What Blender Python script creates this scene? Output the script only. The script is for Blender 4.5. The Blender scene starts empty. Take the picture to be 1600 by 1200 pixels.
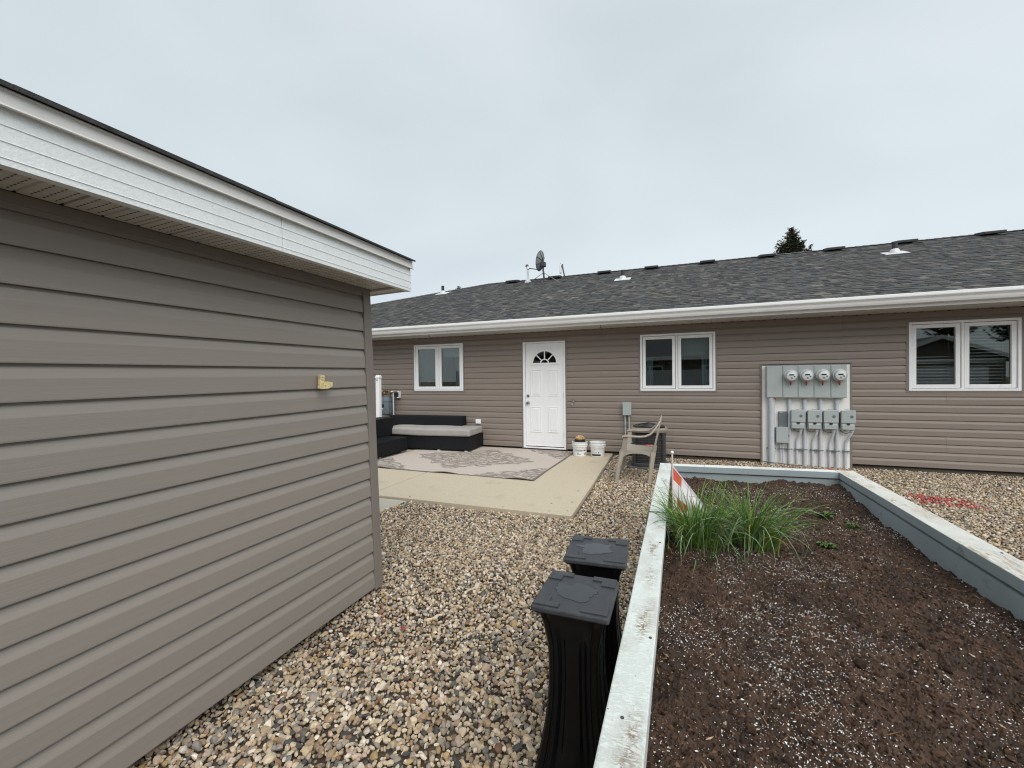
import bpy, bmesh, math, random
import numpy as np
from mathutils import Vector, Matrix, noise

random.seed(7)
RNG = np.random.default_rng(11)
PI = math.pi
R = math.radians
scn = bpy.context.scene
COL = scn.collection

# ------------------------------------------------------------------ camera
CAM_H = 1.41
def camera_axes():
    yaw, pitch, roll = R(21.45), R(-0.6), R(-0.59)
    fwd = Vector((-math.sin(yaw)*math.cos(pitch), math.cos(yaw)*math.cos(pitch), math.sin(pitch)))
    right = Vector((math.cos(yaw), math.sin(yaw), 0))
    up = right.cross(fwd)
    return right*math.cos(roll)+up*math.sin(roll), -right*math.sin(roll)+up*math.cos(roll), fwd
_r, _u, _f = camera_axes()
cam_data = bpy.data.cameras.new('camera')
cam_data.sensor_width = 36.0
cam_data.lens = 662.5/1600*36.0
cam_data.clip_start = 0.05
cam_data.clip_end = 2000
cam = bpy.data.objects.new('camera', cam_data)
COL.objects.link(cam)
cam.matrix_world = Matrix(((_r.x, _u.x, -_f.x, 0), (_r.y, _u.y, -_f.y, 0), (_r.z, _u.z, -_f.z, CAM_H), (0, 0, 0, 1)))
scn.camera = cam

# ------------------------------------------------------------------ sky, sun, exposure
SUN_DIR = Vector((0.54, -0.66, 1.0)).normalized()
world = bpy.data.worlds.new('World')
scn.world = world
world.use_nodes = True
nt = world.node_tree
nt.nodes.clear()
w_out = nt.nodes.new('ShaderNodeOutputWorld')
sky = nt.nodes.new('ShaderNodeTexSky')
sky.sky_type = 'NISHITA'
sky.sun_disc = False
sky.sun_elevation = math.asin(SUN_DIR.z)
sky.sun_rotation = math.atan2(SUN_DIR.x, SUN_DIR.y)
bg_sky = nt.nodes.new('ShaderNodeBackground')
bg_sky.inputs['Strength'].default_value = 0.05
nt.links.new(sky.outputs[0], bg_sky.inputs['Color'])
# overcast layer: a soft, slightly uneven grey cloud deck
tc = nt.nodes.new('ShaderNodeTexCoord')
mp = nt.nodes.new('ShaderNodeMapping')
mp.inputs['Scale'].default_value = (1.0, 1.0, 2.4)
nt.links.new(tc.outputs['Generated'], mp.inputs['Vector'])
nz = nt.nodes.new('ShaderNodeTexNoise')
nz.inputs['Scale'].default_value = 1.3
nz.inputs['Detail'].default_value = 3.0
nz.inputs['Roughness'].default_value = 0.5
nz.inputs['Distortion'].default_value = 0.35
nt.links.new(mp.outputs[0], nz.inputs['Vector'])
ramp = nt.nodes.new('ShaderNodeValToRGB')
ramp.color_ramp.elements[0].position = 0.30
ramp.color_ramp.elements[0].color = (0.632, 0.700, 0.746, 1)
ramp.color_ramp.elements[1].position = 0.68
ramp.color_ramp.elements[1].color = (0.768, 0.842, 0.882, 1)
nt.links.new(nz.outputs['Fac'], ramp.inputs[0])
bg_cloud = nt.nodes.new('ShaderNodeBackground')
bg_cloud.inputs['Strength'].default_value = 0.58
sepw = nt.nodes.new('ShaderNodeSeparateXYZ')
nt.links.new(tc.outputs['Generated'], sepw.inputs[0])
elev = nt.nodes.new('ShaderNodeMapRange')
elev.inputs[1].default_value = 0.0
elev.inputs[2].default_value = 0.7
elev.inputs[3].default_value = 1.07
elev.inputs[4].default_value = 0.98
nt.links.new(sepw.outputs[2], elev.inputs[0])
vm = nt.nodes.new('ShaderNodeVectorMath')
vm.operation = 'SCALE'
nt.links.new(ramp.outputs[0], vm.inputs[0])
nt.links.new(elev.outputs[0], vm.inputs['Scale'])
nt.links.new(vm.outputs[0], bg_cloud.inputs['Color'])
w_mix = nt.nodes.new('ShaderNodeMixShader')
w_mix.inputs[0].default_value = 0.88
nt.links.new(bg_sky.outputs[0], w_mix.inputs[1])
nt.links.new(bg_cloud.outputs[0], w_mix.inputs[2])
nt.links.new(w_mix.outputs[0], w_out.inputs['Surface'])

sun_data = bpy.data.lights.new('sun', 'SUN')
sun_data.energy = 1.5
sun_data.angle = R(60)
sun_data.color = (1.0, 0.975, 0.94)
sun = bpy.data.objects.new('sun', sun_data)
COL.objects.link(sun)
sun.rotation_euler = (-SUN_DIR).to_track_quat('-Z', 'Y').to_euler()

scn.render.engine = 'CYCLES'
scn.cycles.use_denoising = True
scn.cycles.max_bounces = 8
scn.cycles.filter_width = 1.15
scn.cycles.transparent_max_bounces = 12
scn.view_settings.view_transform = 'Standard'
scn.view_settings.look = 'None'
scn.view_settings.gamma = 1.0
scn.view_settings.use_curve_mapping = False
scn.view_settings.exposure = 0.84

# ------------------------------------------------------------------ helpers
def lin(c):
    return tuple(((v/255)/12.92 if v/255 <= 0.04045 else ((v/255+0.055)/1.055)**2.4) for v in c)

def nodes_of(m):
    m.use_nodes = True
    return m.node_tree, m.node_tree.nodes['Principled BSDF']

def mat(name, col, rough=0.6, var=0.0, scale=6.0, bump=0.0, bscale=60.0, stretch=(1, 1, 1), metal=0.0, spec=0.5, objvar=0.0, detail=4.0, dirt=None, dirt_amt=0.0, dirt_scale=3.0):
    """col: linear albedo. var: colour mottling. bump: fine relief. dirt: second colour in patches."""
    m = bpy.data.materials.new(name)
    t, b = nodes_of(m)
    b.inputs['Base Color'].default_value = (*col, 1)
    b.inputs['Roughness'].default_value = rough
    b.inputs['Metallic'].default_value = metal
    b.inputs['Specular IOR Level'].default_value = spec
    tc = t.nodes.new('ShaderNodeTexCoord')
    mp = t.nodes.new('ShaderNodeMapping')
    mp.inputs['Scale'].default_value = stretch
    t.links.new(tc.outputs['Object'], mp.inputs['Vector'])
    cur = None
    if var > 0:
        n = t.nodes.new('ShaderNodeTexNoise')
        n.inputs['Scale'].default_value = scale
        n.inputs['Detail'].default_value = detail
        n.inputs['Roughness'].default_value = 0.6
        t.links.new(mp.outputs[0], n.inputs['Vector'])
        r = t.nodes.new('ShaderNodeValToRGB')
        r.color_ramp.elements[0].position = 0.3
        r.color_ramp.elements[1].position = 0.7
        r.color_ramp.elements[0].color = (*[max(0, c*(1-var)) for c in col], 1)
        r.color_ramp.elements[1].color = (*[min(1, c*(1+var)) for c in col], 1)
        t.links.new(n.outputs['Fac'], r.inputs[0])
        cur = r.outputs[0]
    if dirt is not None:
        n = t.nodes.new('ShaderNodeTexNoise')
        n.inputs['Scale'].default_value = dirt_scale
        n.inputs['Detail'].default_value = 8
        n.inputs['Roughness'].default_value = 0.7
        t.links.new(mp.outputs[0], n.inputs['Vector'])
        r = t.nodes.new('ShaderNodeValToRGB')
        r.color_ramp.elements[0].position = 1.0-dirt_amt-0.06
        r.color_ramp.elements[1].position = 1.0-dirt_amt+0.04
        t.links.new(n.outputs['Fac'], r.inputs[0])
        mx = t.nodes.new('ShaderNodeMix')
        mx.data_type = 'RGBA'
        t.links.new(r.outputs[0], mx.inputs[0])
        if cur is not None:
            t.links.new(cur, mx.inputs[6])
        else:
            mx.inputs[6].default_value = (*col, 1)
        mx.inputs[7].default_value = (*dirt, 1)
        cur = mx.outputs[2]
    if objvar > 0:
        oi = t.nodes.new('ShaderNodeObjectInfo')
        mr = t.nodes.new('ShaderNodeMapRange')
        mr.inputs[3].default_value = 1-objvar
        mr.inputs[4].default_value = 1+objvar
        t.links.new(oi.outputs['Random'], mr.inputs[0])
        hs = t.nodes.new('ShaderNodeHueSaturation')
        t.links.new(mr.outputs[0], hs.inputs['Value'])
        if cur is not None:
            t.links.new(cur, hs.inputs['Color'])
        else:
            hs.inputs['Color'].default_value = (*col, 1)
        cur = hs.outputs[0]
    if cur is not None:
        t.links.new(cur, b.inputs['Base Color'])
    if bump > 0:
        n = t.nodes.new('ShaderNodeTexNoise')
        n.inputs['Scale'].default_value = bscale
        n.inputs['Detail'].default_value = 5
        t.links.new(mp.outputs[0], n.inputs['Vector'])
        bp = t.nodes.new('ShaderNodeBump')
        bp.inputs['Strength'].default_value = bump
        bp.inputs['Distance'].default_value = 0.004
        t.links.new(n.outputs['Fac'], bp.inputs['Height'])
        t.links.new(bp.outputs[0], b.inputs['Normal'])
    return m

def attr_mat(name, rough=0.8, var=0.15, scale=80, bump=0.3, bscale=200, spec=0.4):
    """colour from the per-piece attribute 'col', mottled."""
    m = bpy.data.materials.new(name)
    t, b = nodes_of(m)
    a = t.nodes.new('ShaderNodeAttribute')
    a.attribute_name = 'col'
    tc = t.nodes.new('ShaderNodeTexCoord')
    n = t.nodes.new('ShaderNodeTexNoise')
    n.inputs['Scale'].default_value = scale
    n.inputs['Detail'].default_value = 4
    t.links.new(tc.outputs['Object'], n.inputs['Vector'])
    mr = t.nodes.new('ShaderNodeMapRange')
    mr.inputs[1].default_value = 0.25
    mr.inputs[2].default_value = 0.75
    mr.inputs[3].default_value = 1-var
    mr.inputs[4].default_value = 1+var
    t.links.new(n.outputs['Fac'], mr.inputs[0])
    hs = t.nodes.new('ShaderNodeHueSaturation')
    t.links.new(mr.outputs[0], hs.inputs['Value'])
    t.links.new(a.outputs['Color'], hs.inputs['Color'])
    t.links.new(hs.outputs[0], b.inputs['Base Color'])
    b.inputs['Roughness'].default_value = rough
    b.inputs['Specular IOR Level'].default_value = spec
    if bump > 0:
        n2 = t.nodes.new('ShaderNodeTexNoise')
        n2.inputs['Scale'].default_value = bscale
        t.links.new(tc.outputs['Object'], n2.inputs['Vector'])
        bp = t.nodes.new('ShaderNodeBump')
        bp.inputs['Strength'].default_value = bump
        bp.inputs['Distance'].default_value = 0.003
        t.links.new(n2.outputs['Fac'], bp.inputs['Height'])
        t.links.new(bp.outputs[0], b.inputs['Normal'])
    return m

def glass_mat(name, tint=(0.80, 0.86, 0.84), boost=2.0):
    m = bpy.data.materials.new(name)
    m.use_nodes = True
    t = m.node_tree
    t.nodes.clear()
    o = t.nodes.new('ShaderNodeOutputMaterial')
    tr = t.nodes.new('ShaderNodeBsdfTransparent')
    tr.inputs[0].default_value = (*tint, 1)
    gl = t.nodes.new('ShaderNodeBsdfGlossy')
    gl.inputs['Roughness'].default_value = 0.0
    fr = t.nodes.new('ShaderNodeFresnel')
    fr.inputs[0].default_value = 1.52
    ml = t.nodes.new('ShaderNodeMath')
    ml.operation = 'MULTIPLY'
    ml.inputs[1].default_value = boost
    ml.use_clamp = True
    t.links.new(fr.outputs[0], ml.inputs[0])
    mx = t.nodes.new('ShaderNodeMixShader')
    t.links.new(ml.outputs[0], mx.inputs[0])
    t.links.new(tr.outputs[0], mx.inputs[1])
    t.links.new(gl.outputs[0], mx.inputs[2])
    t.links.new(mx.outputs[0], o.inputs['Surface'])
    return m

def thing(name, label, cat, loc=(0, 0, 0), rotz=0.0, group=None, matrix=None):
    o = bpy.data.objects.new(name, None)
    COL.objects.link(o)
    o.empty_display_size = 0.1
    if matrix is not None:
        o.matrix_world = matrix
    else:
        o.location = loc
        o.rotation_euler = (0, 0, rotz)
    o['label'] = label
    o['category'] = cat
    if group:
        o['group'] = group
    return o

def tag(o, label, cat=None, group=None, kind=None):
    o['label'] = label
    if cat:
        o['category'] = cat
    if group:
        o['group'] = group
    if kind:
        o['kind'] = kind
    return o

class MB:
    """collects shapes into one mesh"""
    def __init__(self):
        self.v, self.f, self.mi, self.cur = [], [], [], 0
    def add(self, vs, fs):
        n = len(self.v)
        self.v += [tuple(p) for p in vs]
        for f in fs:
            self.f.append(tuple(i+n for i in f))
            self.mi.append(self.cur)
        return self
    def box(self, x0, x1, y0, y1, z0, z1, bevel=0.0):
        if bevel <= 0:
            vs = [(x, y, z) for z in (z0, z1) for y in (y0, y1) for x in (x0, x1)]
            return self.add(vs, [(0, 2, 3, 1), (4, 5, 7, 6), (0, 1, 5, 4), (2, 6, 7, 3), (0, 4, 6, 2), (1, 3, 7, 5)])
        bm = bmesh.new()
        bmesh.ops.create_cube(bm, size=1)
        for v in bm.verts:
            v.co = Vector(((x0+x1)/2+v.co.x*(x1-x0), (y0+y1)/2+v.co.y*(y1-y0), (z0+z1)/2+v.co.z*(z1-z0)))
        bmesh.ops.bevel(bm, geom=bm.edges[:], offset=bevel, segments=2, affect='EDGES', profile=0.5)
        bm.verts.index_update()
        self.add([v.co[:] for v in bm.verts], [[v.index for v in f.verts] for f in bm.faces])
        bm.free()
        return self
    def prism(self, poly, a0, a1, axis='x'):
        """poly: closed 2D outline; extruded along axis from a0 to a1"""
        n = len(poly)
        def pt(a, p):
            return {'x': (a, p[0], p[1]), 'y': (p[0], a, p[1]), 'z': (p[0], p[1], a)}[axis]
        vs = [pt(a0, p) for p in poly]+[pt(a1, p) for p in poly]
        fs = [(i, (i+1) % n, n+(i+1) % n, n+i) for i in range(n)]
        fs += [tuple(range(n-1, -1, -1)), tuple(range(n, 2*n))]
        return self.add(vs, fs)
    def tube(self, pts, rad, seg=8, cap=True):
        pts = [Vector(p) for p in pts]
        rads = rad if isinstance(rad, (list, tuple)) else [rad]*len(pts)
        vs, fs = [], []
        prev = None
        for i, p in enumerate(pts):
            d = (pts[min(i+1, len(pts)-1)]-pts[max(i-1, 0)]).normalized()
            a = prev-d*prev.dot(d) if prev is not None and (prev-d*prev.dot(d)).length > 1e-4 else d.orthogonal()
            a.normalize()
            prev = a
            b = d.cross(a)
            for k in range(seg):
                t = 2*PI*k/seg
                vs.append(p+(a*math.cos(t)+b*math.sin(t))*rads[i])
        for i in range(len(pts)-1):
            for k in range(seg):
                fs.append((i*seg+k, i*seg+(k+1) % seg, (i+1)*seg+(k+1) % seg, (i+1)*seg+k))
        if cap:
            fs.append(tuple(range(seg-1, -1, -1)))
            fs.append(tuple(range((len(pts)-1)*seg, len(pts)*seg)))
        return self.add(vs, fs)
    def lathe(self, prof, c=(0, 0, 0), seg=24, axis='z', sx=1.0, sy=1.0):
        """prof: list of (radius, height)"""
        vs, fs = [], []
        for r, h in prof:
            for k in range(seg):
                t = 2*PI*k/seg
                a, b = r*math.cos(t)*sx, r*math.sin(t)*sy
                vs.append({'z': (c[0]+a, c[1]+b, c[2]+h), 'y': (c[0]+a, c[1]-h, c[2]+b), 'x': (c[0]+h, c[1]+a, c[2]+b)}[axis])
        for i in range(len(prof)-1):
            for k in range(seg):
                fs.append((i*seg+k, i*seg+(k+1) % seg, (i+1)*seg+(k+1) % seg, (i+1)*seg+k))
        fs.append(tuple(range(seg-1, -1, -1)))
        fs.append(tuple(range((len(prof)-1)*seg, len(prof)*seg)))
        return self.add(vs, fs)
    def loft(self, rings, cap=True):
        n = len(rings[0])
        vs = [p for r in rings for p in r]
        fs = []
        for i in range(len(rings)-1):
            for k in range(n):
                fs.append((i*n+k, i*n+(k+1) % n, (i+1)*n+(k+1) % n, (i+1)*n+k))
        if cap:
            fs.append(tuple(range(n-1, -1, -1)))
            fs.append(tuple(range((len(rings)-1)*n, len(rings)*n)))
        return self.add(vs, fs)
    def mesh(self, name, mats, smooth=False, org=(0, 0, 0)):
        me = bpy.data.meshes.new(name)
        o = org
        me.from_pydata([(p[0]-o[0], p[1]-o[1], p[2]-o[2]) for p in self.v], [], self.f)
        for m in (mats if isinstance(mats, (list, tuple)) else [mats]):
            me.materials.append(m)
        if any(self.mi):
            me.polygons.foreach_set('material_index', self.mi)
        bm = bmesh.new()
        bm.from_mesh(me)
        bmesh.ops.recalc_face_normals(bm, faces=bm.faces)
        bm.to_mesh(me)
        bm.free()
        if smooth:
            me.polygons.foreach_set('use_smooth', [True]*len(me.polygons))
            try:
                me.set_sharp_from_angle(angle=R(38))
            except Exception:
                pass
        return me
    def build(self, name, mats, parent=None, smooth=False, org=None):
        """vertices are in the parent thing's own frame, or in world space when org is given (then shifted)"""
        me = self.mesh(name, mats, smooth, org or (0, 0, 0))
        o = bpy.data.objects.new(name, me)
        COL.objects.link(o)
        if parent is not None:
            o.parent = parent
        elif org:
            o.location = org
        return o

def wpos(o):
    p = Vector((0, 0, 0))
    while o is not None:
        p += o.location
        o = o.parent
    return tuple(p)

def part(name, mb, mats, parent, smooth=False):
    """mb in world space, parent unrotated"""
    return mb.build(name, mats, parent, smooth, org=wpos(parent))

def link_copy(src, parent, loc=None, name=None):
    c = src.copy()
    COL.objects.link(c)
    c.parent = parent
    if loc is not None:
        c.location = loc
    return c

def mesh_np(name, verts, faces, material, cols=None, smooth=True, kind=None):
    """big meshes from arrays: faces (n,3) or (n,4); cols per vertex"""
    me = bpy.data.meshes.new(name)
    k = faces.shape[1]
    me.vertices.add(len(verts))
    me.vertices.foreach_set('co', np.asarray(verts, np.float32).ravel())
    me.loops.add(faces.size)
    me.loops.foreach_set('vertex_index', faces.astype(np.int32).ravel())
    me.polygons.add(len(faces))
    me.polygons.foreach_set('loop_start', np.arange(0, faces.size, k, dtype=np.int32))
    me.polygons.foreach_set('use_smooth', np.full(len(faces), smooth))
    me.update(calc_edges=True)
    if cols is not None:
        a = me.attributes.new('col', 'FLOAT_COLOR', 'POINT')
        c4 = np.ones((len(verts), 4), np.float32)
        c4[:, :3] = cols
        a.data.foreach_set('color', c4.ravel())
    me.materials.append(material)
    o = bpy.data.objects.new(name, me)
    COL.objects.link(o)
    if kind:
        o['kind'] = kind
    return o

def ico(sub):
    bm = bmesh.new()
    bmesh.ops.create_icosphere(bm, subdivisions=sub, radius=1)
    v = np.array([p.co[:] for p in bm.verts])
    f = np.array([[q.index for q in p.verts] for p in bm.faces])
    bm.free()
    return v, f

def rand_rot(n):
    q = RNG.normal(size=(n, 4))
    q /= np.linalg.norm(q, axis=1)[:, None]
    w, x, y, z = q.T
    return np.stack([np.stack([1-2*(y*y+z*z), 2*(x*y-z*w), 2*(x*z+y*w)], -1), np.stack([2*(x*y+z*w), 1-2*(x*x+z*z), 2*(y*z-x*w)], -1), np.stack([2*(x*z-y*w), 2*(y*z+x*w), 1-2*(x*x+y*y)], -1)], 1)

def rock_variants(sub, n, rough=0.16, cuts=6):
    v, f = ico(sub)
    out = []
    for i in range(n):
        w = v*(1+RNG.normal(scale=rough, size=(len(v), 1)))
        for c in range(cuts):
            d = RNG.normal(size=3)
            d /= np.linalg.norm(d)
            h = RNG.uniform(0.55, 0.9)
            s = w@d
            over = np.maximum(s-h, 0)
            w = w-over[:, None]*d*0.92
        out.append(w)
    return out, f

def scatter(name, pos, size, cols, variants, faces, material, flat=(1, 0.85, 0.62), smooth=True, kind='stuff', tilt=None):
    """one mesh of many small pieces; pos (n,3), size (n,), cols (n,3)"""
    n = len(pos)
    which = RNG.integers(0, len(variants), n)
    sc = np.stack([np.ones(n)*flat[0]*RNG.uniform(0.85, 1.25, n), flat[1]*RNG.uniform(0.8, 1.15, n), flat[2]*RNG.uniform(0.8, 1.2, n)], -1)
    ang = RNG.uniform(0, 2*PI, n)
    tl = RNG.normal(scale=0.45 if tilt is None else tilt, size=(n, 2))
    cz, sz = np.cos(ang), np.sin(ang)
    Z = np.zeros(n)
    O = np.ones(n)
    Rz = np.stack([np.stack([cz, -sz, Z], -1), np.stack([sz, cz, Z], -1), np.stack([Z, Z, O], -1)], 1)
    cx, sx = np.cos(tl[:, 0]), np.sin(tl[:, 0])
    Rx = np.stack([np.stack([O, Z, Z], -1), np.stack([Z, cx, -sx], -1), np.stack([Z, sx, cx], -1)], 1)
    cy, sy = np.cos(tl[:, 1]), np.sin(tl[:, 1])
    Ry = np.stack([np.stack([cy, Z, sy], -1), np.stack([Z, O, Z], -1), np.stack([-sy, Z, cy], -1)], 1)
    Q = Rz@Rx@Ry
    V, F, C = [], [], []
    off = 0
    for k in range(len(variants)):
        idx = np.nonzero(which == k)[0]
        if len(idx) == 0:
            continue
        b = variants[k][None]*(sc[idx]*size[idx][:, None])[:, None, :]
        w = np.einsum('nij,nvj->nvi', Q[idx], b)+pos[idx][:, None, :]
        nv = variants[k].shape[0]
        V.append(w.reshape(-1, 3))
        F.append((faces[None]+(np.arange(len(idx))*nv)[:, None, None]+off).reshape(-1, faces.shape[1]))
        C.append(np.repeat(cols[idx], nv, 0))
        off += len(idx)*nv
    return mesh_np(name, np.concatenate(V), np.concatenate(F), material, np.concatenate(C), smooth, kind)

def fbm(xs, ys, freq, seed, octs=4, gain=0.5):
    """value noise in numpy, about -1..1"""
    out = np.zeros_like(xs, float)
    amp = 1.0
    for o in range(octs):
        g = np.random.default_rng(seed+o*17).uniform(-1, 1, (64, 64))
        u, v = xs*freq+o*3.7, ys*freq+o*5.1
        i, j = np.floor(u).astype(int), np.floor(v).astype(int)
        a, b = u-i, v-j
        a, b = a*a*(3-2*a), b*b*(3-2*b)
        i0, i1, j0, j1 = i % 64, (i+1) % 64, j % 64, (j+1) % 64
        out += amp*((g[i0, j0]*(1-a)+g[i1, j0]*a)*(1-b)+(g[i0, j1]*(1-a)+g[i1, j1]*a)*b)
        amp *= gain
        freq *= 2
    return out

def smooth01(a, b, t):
    t = np.clip((t-a)/(b-a), 0, 1)
    return t*t*(3-2*t)

def text_mesh(body, size, bold=True):
    cu = bpy.data.curves.new('lettering', 'FONT')
    cu.body = body
    cu.size = size
    cu.align_x = 'CENTER'
    if bold:
        cu.offset = size*0.012
    to = bpy.data.objects.new('lettering', cu)
    COL.objects.link(to)
    bpy.context.view_layer.update()
    dg = bpy.context.evaluated_depsgraph_get()
    me = bpy.data.meshes.new_from_object(to.evaluated_get(dg))
    vs = [v.co.copy() for v in me.vertices]
    fs = [tuple(p.vertices) for p in me.polygons]
    bpy.data.meshes.remove(me)
    bpy.data.objects.remove(to)
    bpy.data.curves.remove(cu)
    return vs, fs

# ------------------------------------------------------------------ materials
SIDING_COL = lin((138, 126, 117))
m_siding = mat('vinyl_siding', SIDING_COL, 0.42, 0.04, 3.0, 0.2, 14, (0.5, 0.5, 26), objvar=0.025, spec=0.35)
m_siding_shed = mat('vinyl_siding_shed', lin((145, 137, 129)), 0.42, 0.03, 3.0, 0.16, 14, (8, 0.35, 26), objvar=0.02, spec=0.35)
m_trim = mat('taupe_trim', lin((128, 120, 113)), 0.45, 0.05, 4)
m_white = mat('white_pvc', (0.88, 0.88, 0.88), 0.4, 0.03, 5, dirt=(0.72, 0.71, 0.68), dirt_amt=0.28, dirt_scale=4)
m_door = mat('white_door_paint', (0.87, 0.87, 0.87), 0.45, 0.03, 4, 0.06, 90, (6, 6, 0.6), dirt=(0.76, 0.75, 0.73), dirt_amt=0.27, dirt_scale=5)
m_alu = mat('white_aluminium', (0.85, 0.85, 0.84), 0.38, 0.03, 2, dirt=(0.70, 0.69, 0.66), dirt_amt=0.30, dirt_scale=2)
m_fascia = mat('white_ribbed_fascia', (0.80, 0.83, 0.83), 0.5, 0.06, 90, 0.35, 160)
m_drip = mat('drip_edge_metal', (0.62, 0.61, 0.585), 0.45, 0.06, 4, dirt=(0.45, 0.42, 0.38), dirt_amt=0.30, dirt_scale=6)
m_soffit = mat('soffit_metal', (0.62, 0.59, 0.55), 0.5, 0.05, 5)
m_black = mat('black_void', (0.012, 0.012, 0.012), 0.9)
m_shingle = attr_mat('asphalt_shingle', 0.95, 0.35, 45, 0.8, 260, 0.2)
m_deck = mat('roof_underlay', (0.035, 0.036, 0.038), 0.95)
m_found = mat('foundation_concrete', (0.12, 0.10, 0.08), 0.9, 0.2, 8, 0.5, 50)
m_glass = glass_mat('window_glass')
m_room = mat('room_paint', (0.42, 0.40, 0.37), 0.8)
m_curtain = mat('curtain_cloth', (0.20, 0.22, 0.21), 0.9, 0.1, 10)
m_shade = mat('roller_shade_cloth', (0.46, 0.50, 0.48), 0.9, 0.04, 4)
m_blind = mat('blind_slat_white', (0.75, 0.76, 0.76), 0.5)
m_steel = mat('brushed_steel', (0.42, 0.41, 0.39), 0.32, metal=1.0)
m_grey_metal = mat('grey_painted_steel', lin((168, 176, 174)), 0.42, 0.05, 6, dirt=lin((120, 126, 124)), dirt_amt=0.3, dirt_scale=7)
m_grey_dark = mat('dark_grey_steel', lin((104, 112, 114)), 0.45, 0.05, 6)
m_conduit = mat('grey_pvc_conduit', lin((196, 200, 204)), 0.45, 0.05, 6)
m_board = mat('white_painted_plywood', lin((240, 237, 233)), 0.6, 0.03, 3, 0.1, 40, (1, 1, 6), dirt=lin((214, 207, 198)), dirt_amt=0.3, dirt_scale=3)
m_red = mat('red_plastic', lin((170, 40, 42)), 0.5)
m_black_pl = mat('black_plastic', (0.02, 0.021, 0.023), 0.42, 0.2, 20)

# ------------------------------------------------------------------ terrain
WALL_Y = 7.908
def terrain(x, y):
    x, y = np.asarray(x, float), np.asarray(y, float)
    z = 0.088*(1-smooth01(2.4, 3.7, y))
    z = z+0.012*smooth01(6.6, 7.8, y)-0.045*(1-smooth01(1.45, 2.15, y))*(1-smooth01(-1.7, -0.9, x))
    return z+0.010*fbm(x, y, 0.9, 5, 3)

m_ground = mat('packed_earth', lin((92, 80, 66)), 0.95, 0.35, 6, 0.8, 40)
gx = np.concatenate([np.array([-300, -60, -20]), np.linspace(-9, 9, 91), np.array([20, 60, 300])])
gy = np.concatenate([np.array([-300, -60, -20]), np.linspace(-4, 10, 71), np.array([20, 60, 300])])
GX, GY = np.meshgrid(gx, gy)
GZ = terrain(GX, GY)-0.022
gv = np.stack([GX, GY, GZ], -1).reshape(-1, 3)
nx = len(gx)
ii, jj = np.meshgrid(np.arange(nx-1), np.arange(len(gy)-1))
q = (jj*nx+ii).ravel()
ground = mesh_np('ground', gv, np.stack([q, q+1, q+nx+1, q+nx], -1), m_ground, None, True, 'structure')
tag(ground, 'bare brown earth under the loose stones round the yard', None, None, 'structure')

# ------------------------------------------------------------------ the long house
S = 0.1143                      # exposed height of one siding course
Z_SID = 0.074                   # underside of the lowest course
X0, X1 = -12.8, 9.4
SOF_Z = 2.335
house = thing('house', 'long single-storey house with taupe siding, white gutter and grey shingle roof', 'house', (0, WALL_Y, 0))

WINS = [(-5.402, -4.194), (-0.634, 0.577), (3.131, 4.331)]
WZ = (1.185, 2.183)
DOOR = (-2.861, -2.007, 0.062, 2.142)
BOARD = (1.263, 2.425, -0.02, 1.60)
T = 0.028
OPEN = [(a-T, b+T, WZ[0]-T, WZ[1]+0.006) for a, b in WINS]+[(DOOR[0]-T, DOOR[1]+T, -1, DOOR[3]+0.006), (BOARD[0]-T, BOARD[1]+T, -1, BOARD[3]+0.012)]

def grid_panels(mb, xr, zr, holes, y0, y1):
    xs = sorted({xr[0], xr[1], *[h[0] for h in holes], *[h[1] for h in holes]})
    for a, b in zip(xs[:-1], xs[1:]):
        c = (a+b)/2
        hs = sorted([(max(h[2], zr[0]), h[3]) for h in holes if h[0] < c < h[1]])
        z = zr[0]
        for h in hs:
            if h[0] > z:
                mb.box(a, b, y0, y1, z, h[0])
            z = max(z, h[1])
        if z < zr[1]:
            mb.box(a, b, y0, y1, z, zr[1])
holes = [(a+0.02, b-0.02, WZ[0]+0.02, WZ[1]-0.02) for a, b in WINS]+[(DOOR[0]+0.05, DOOR[1]-0.05, 1.70, 2.0)]
mb = MB()
grid_panels(mb, (X0, X1), (Z_SID-0.004, SOF_Z+0.1), holes, WALL_Y+0.004, WALL_Y+0.14)
wall = part('wall', mb, m_trim, house)

PROF = [(0.0005, 0.004), (0.0140, 0.004), (0.0145, -0.001), (0.0172, 0.0), (0.0180, 0.004), (0.0170, 0.068), (0.0158, 0.0725), (0.0050, 0.1035), (0.0022, 0.1085), (0.0020, 0.1143), (0.0005, 0.1143)]
def clip_prof(h0, h1):
    out = []
    n = len(PROF)
    def clip(poly, lim, keep_above):
        res = []
        for i in range(len(poly)):
            p, r = poly[i], poly[(i+1) % len(poly)]
            ip = (p[1] >= lim) if keep_above else (p[1] <= lim)
            ir = (r[1] >= lim) if keep_above else (r[1] <= lim)
            if ip:
                res.append(p)
            if ip != ir:
                t = (lim-p[1])/(r[1]-p[1])
                res.append((p[0]+(r[0]-p[0])*t, lim))
        return res
    poly = PROF
    if h0 > 0:
        poly = clip(poly, h0, True)
    if h1 < S:
        poly = clip(poly, h1, False)
    return poly

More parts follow.
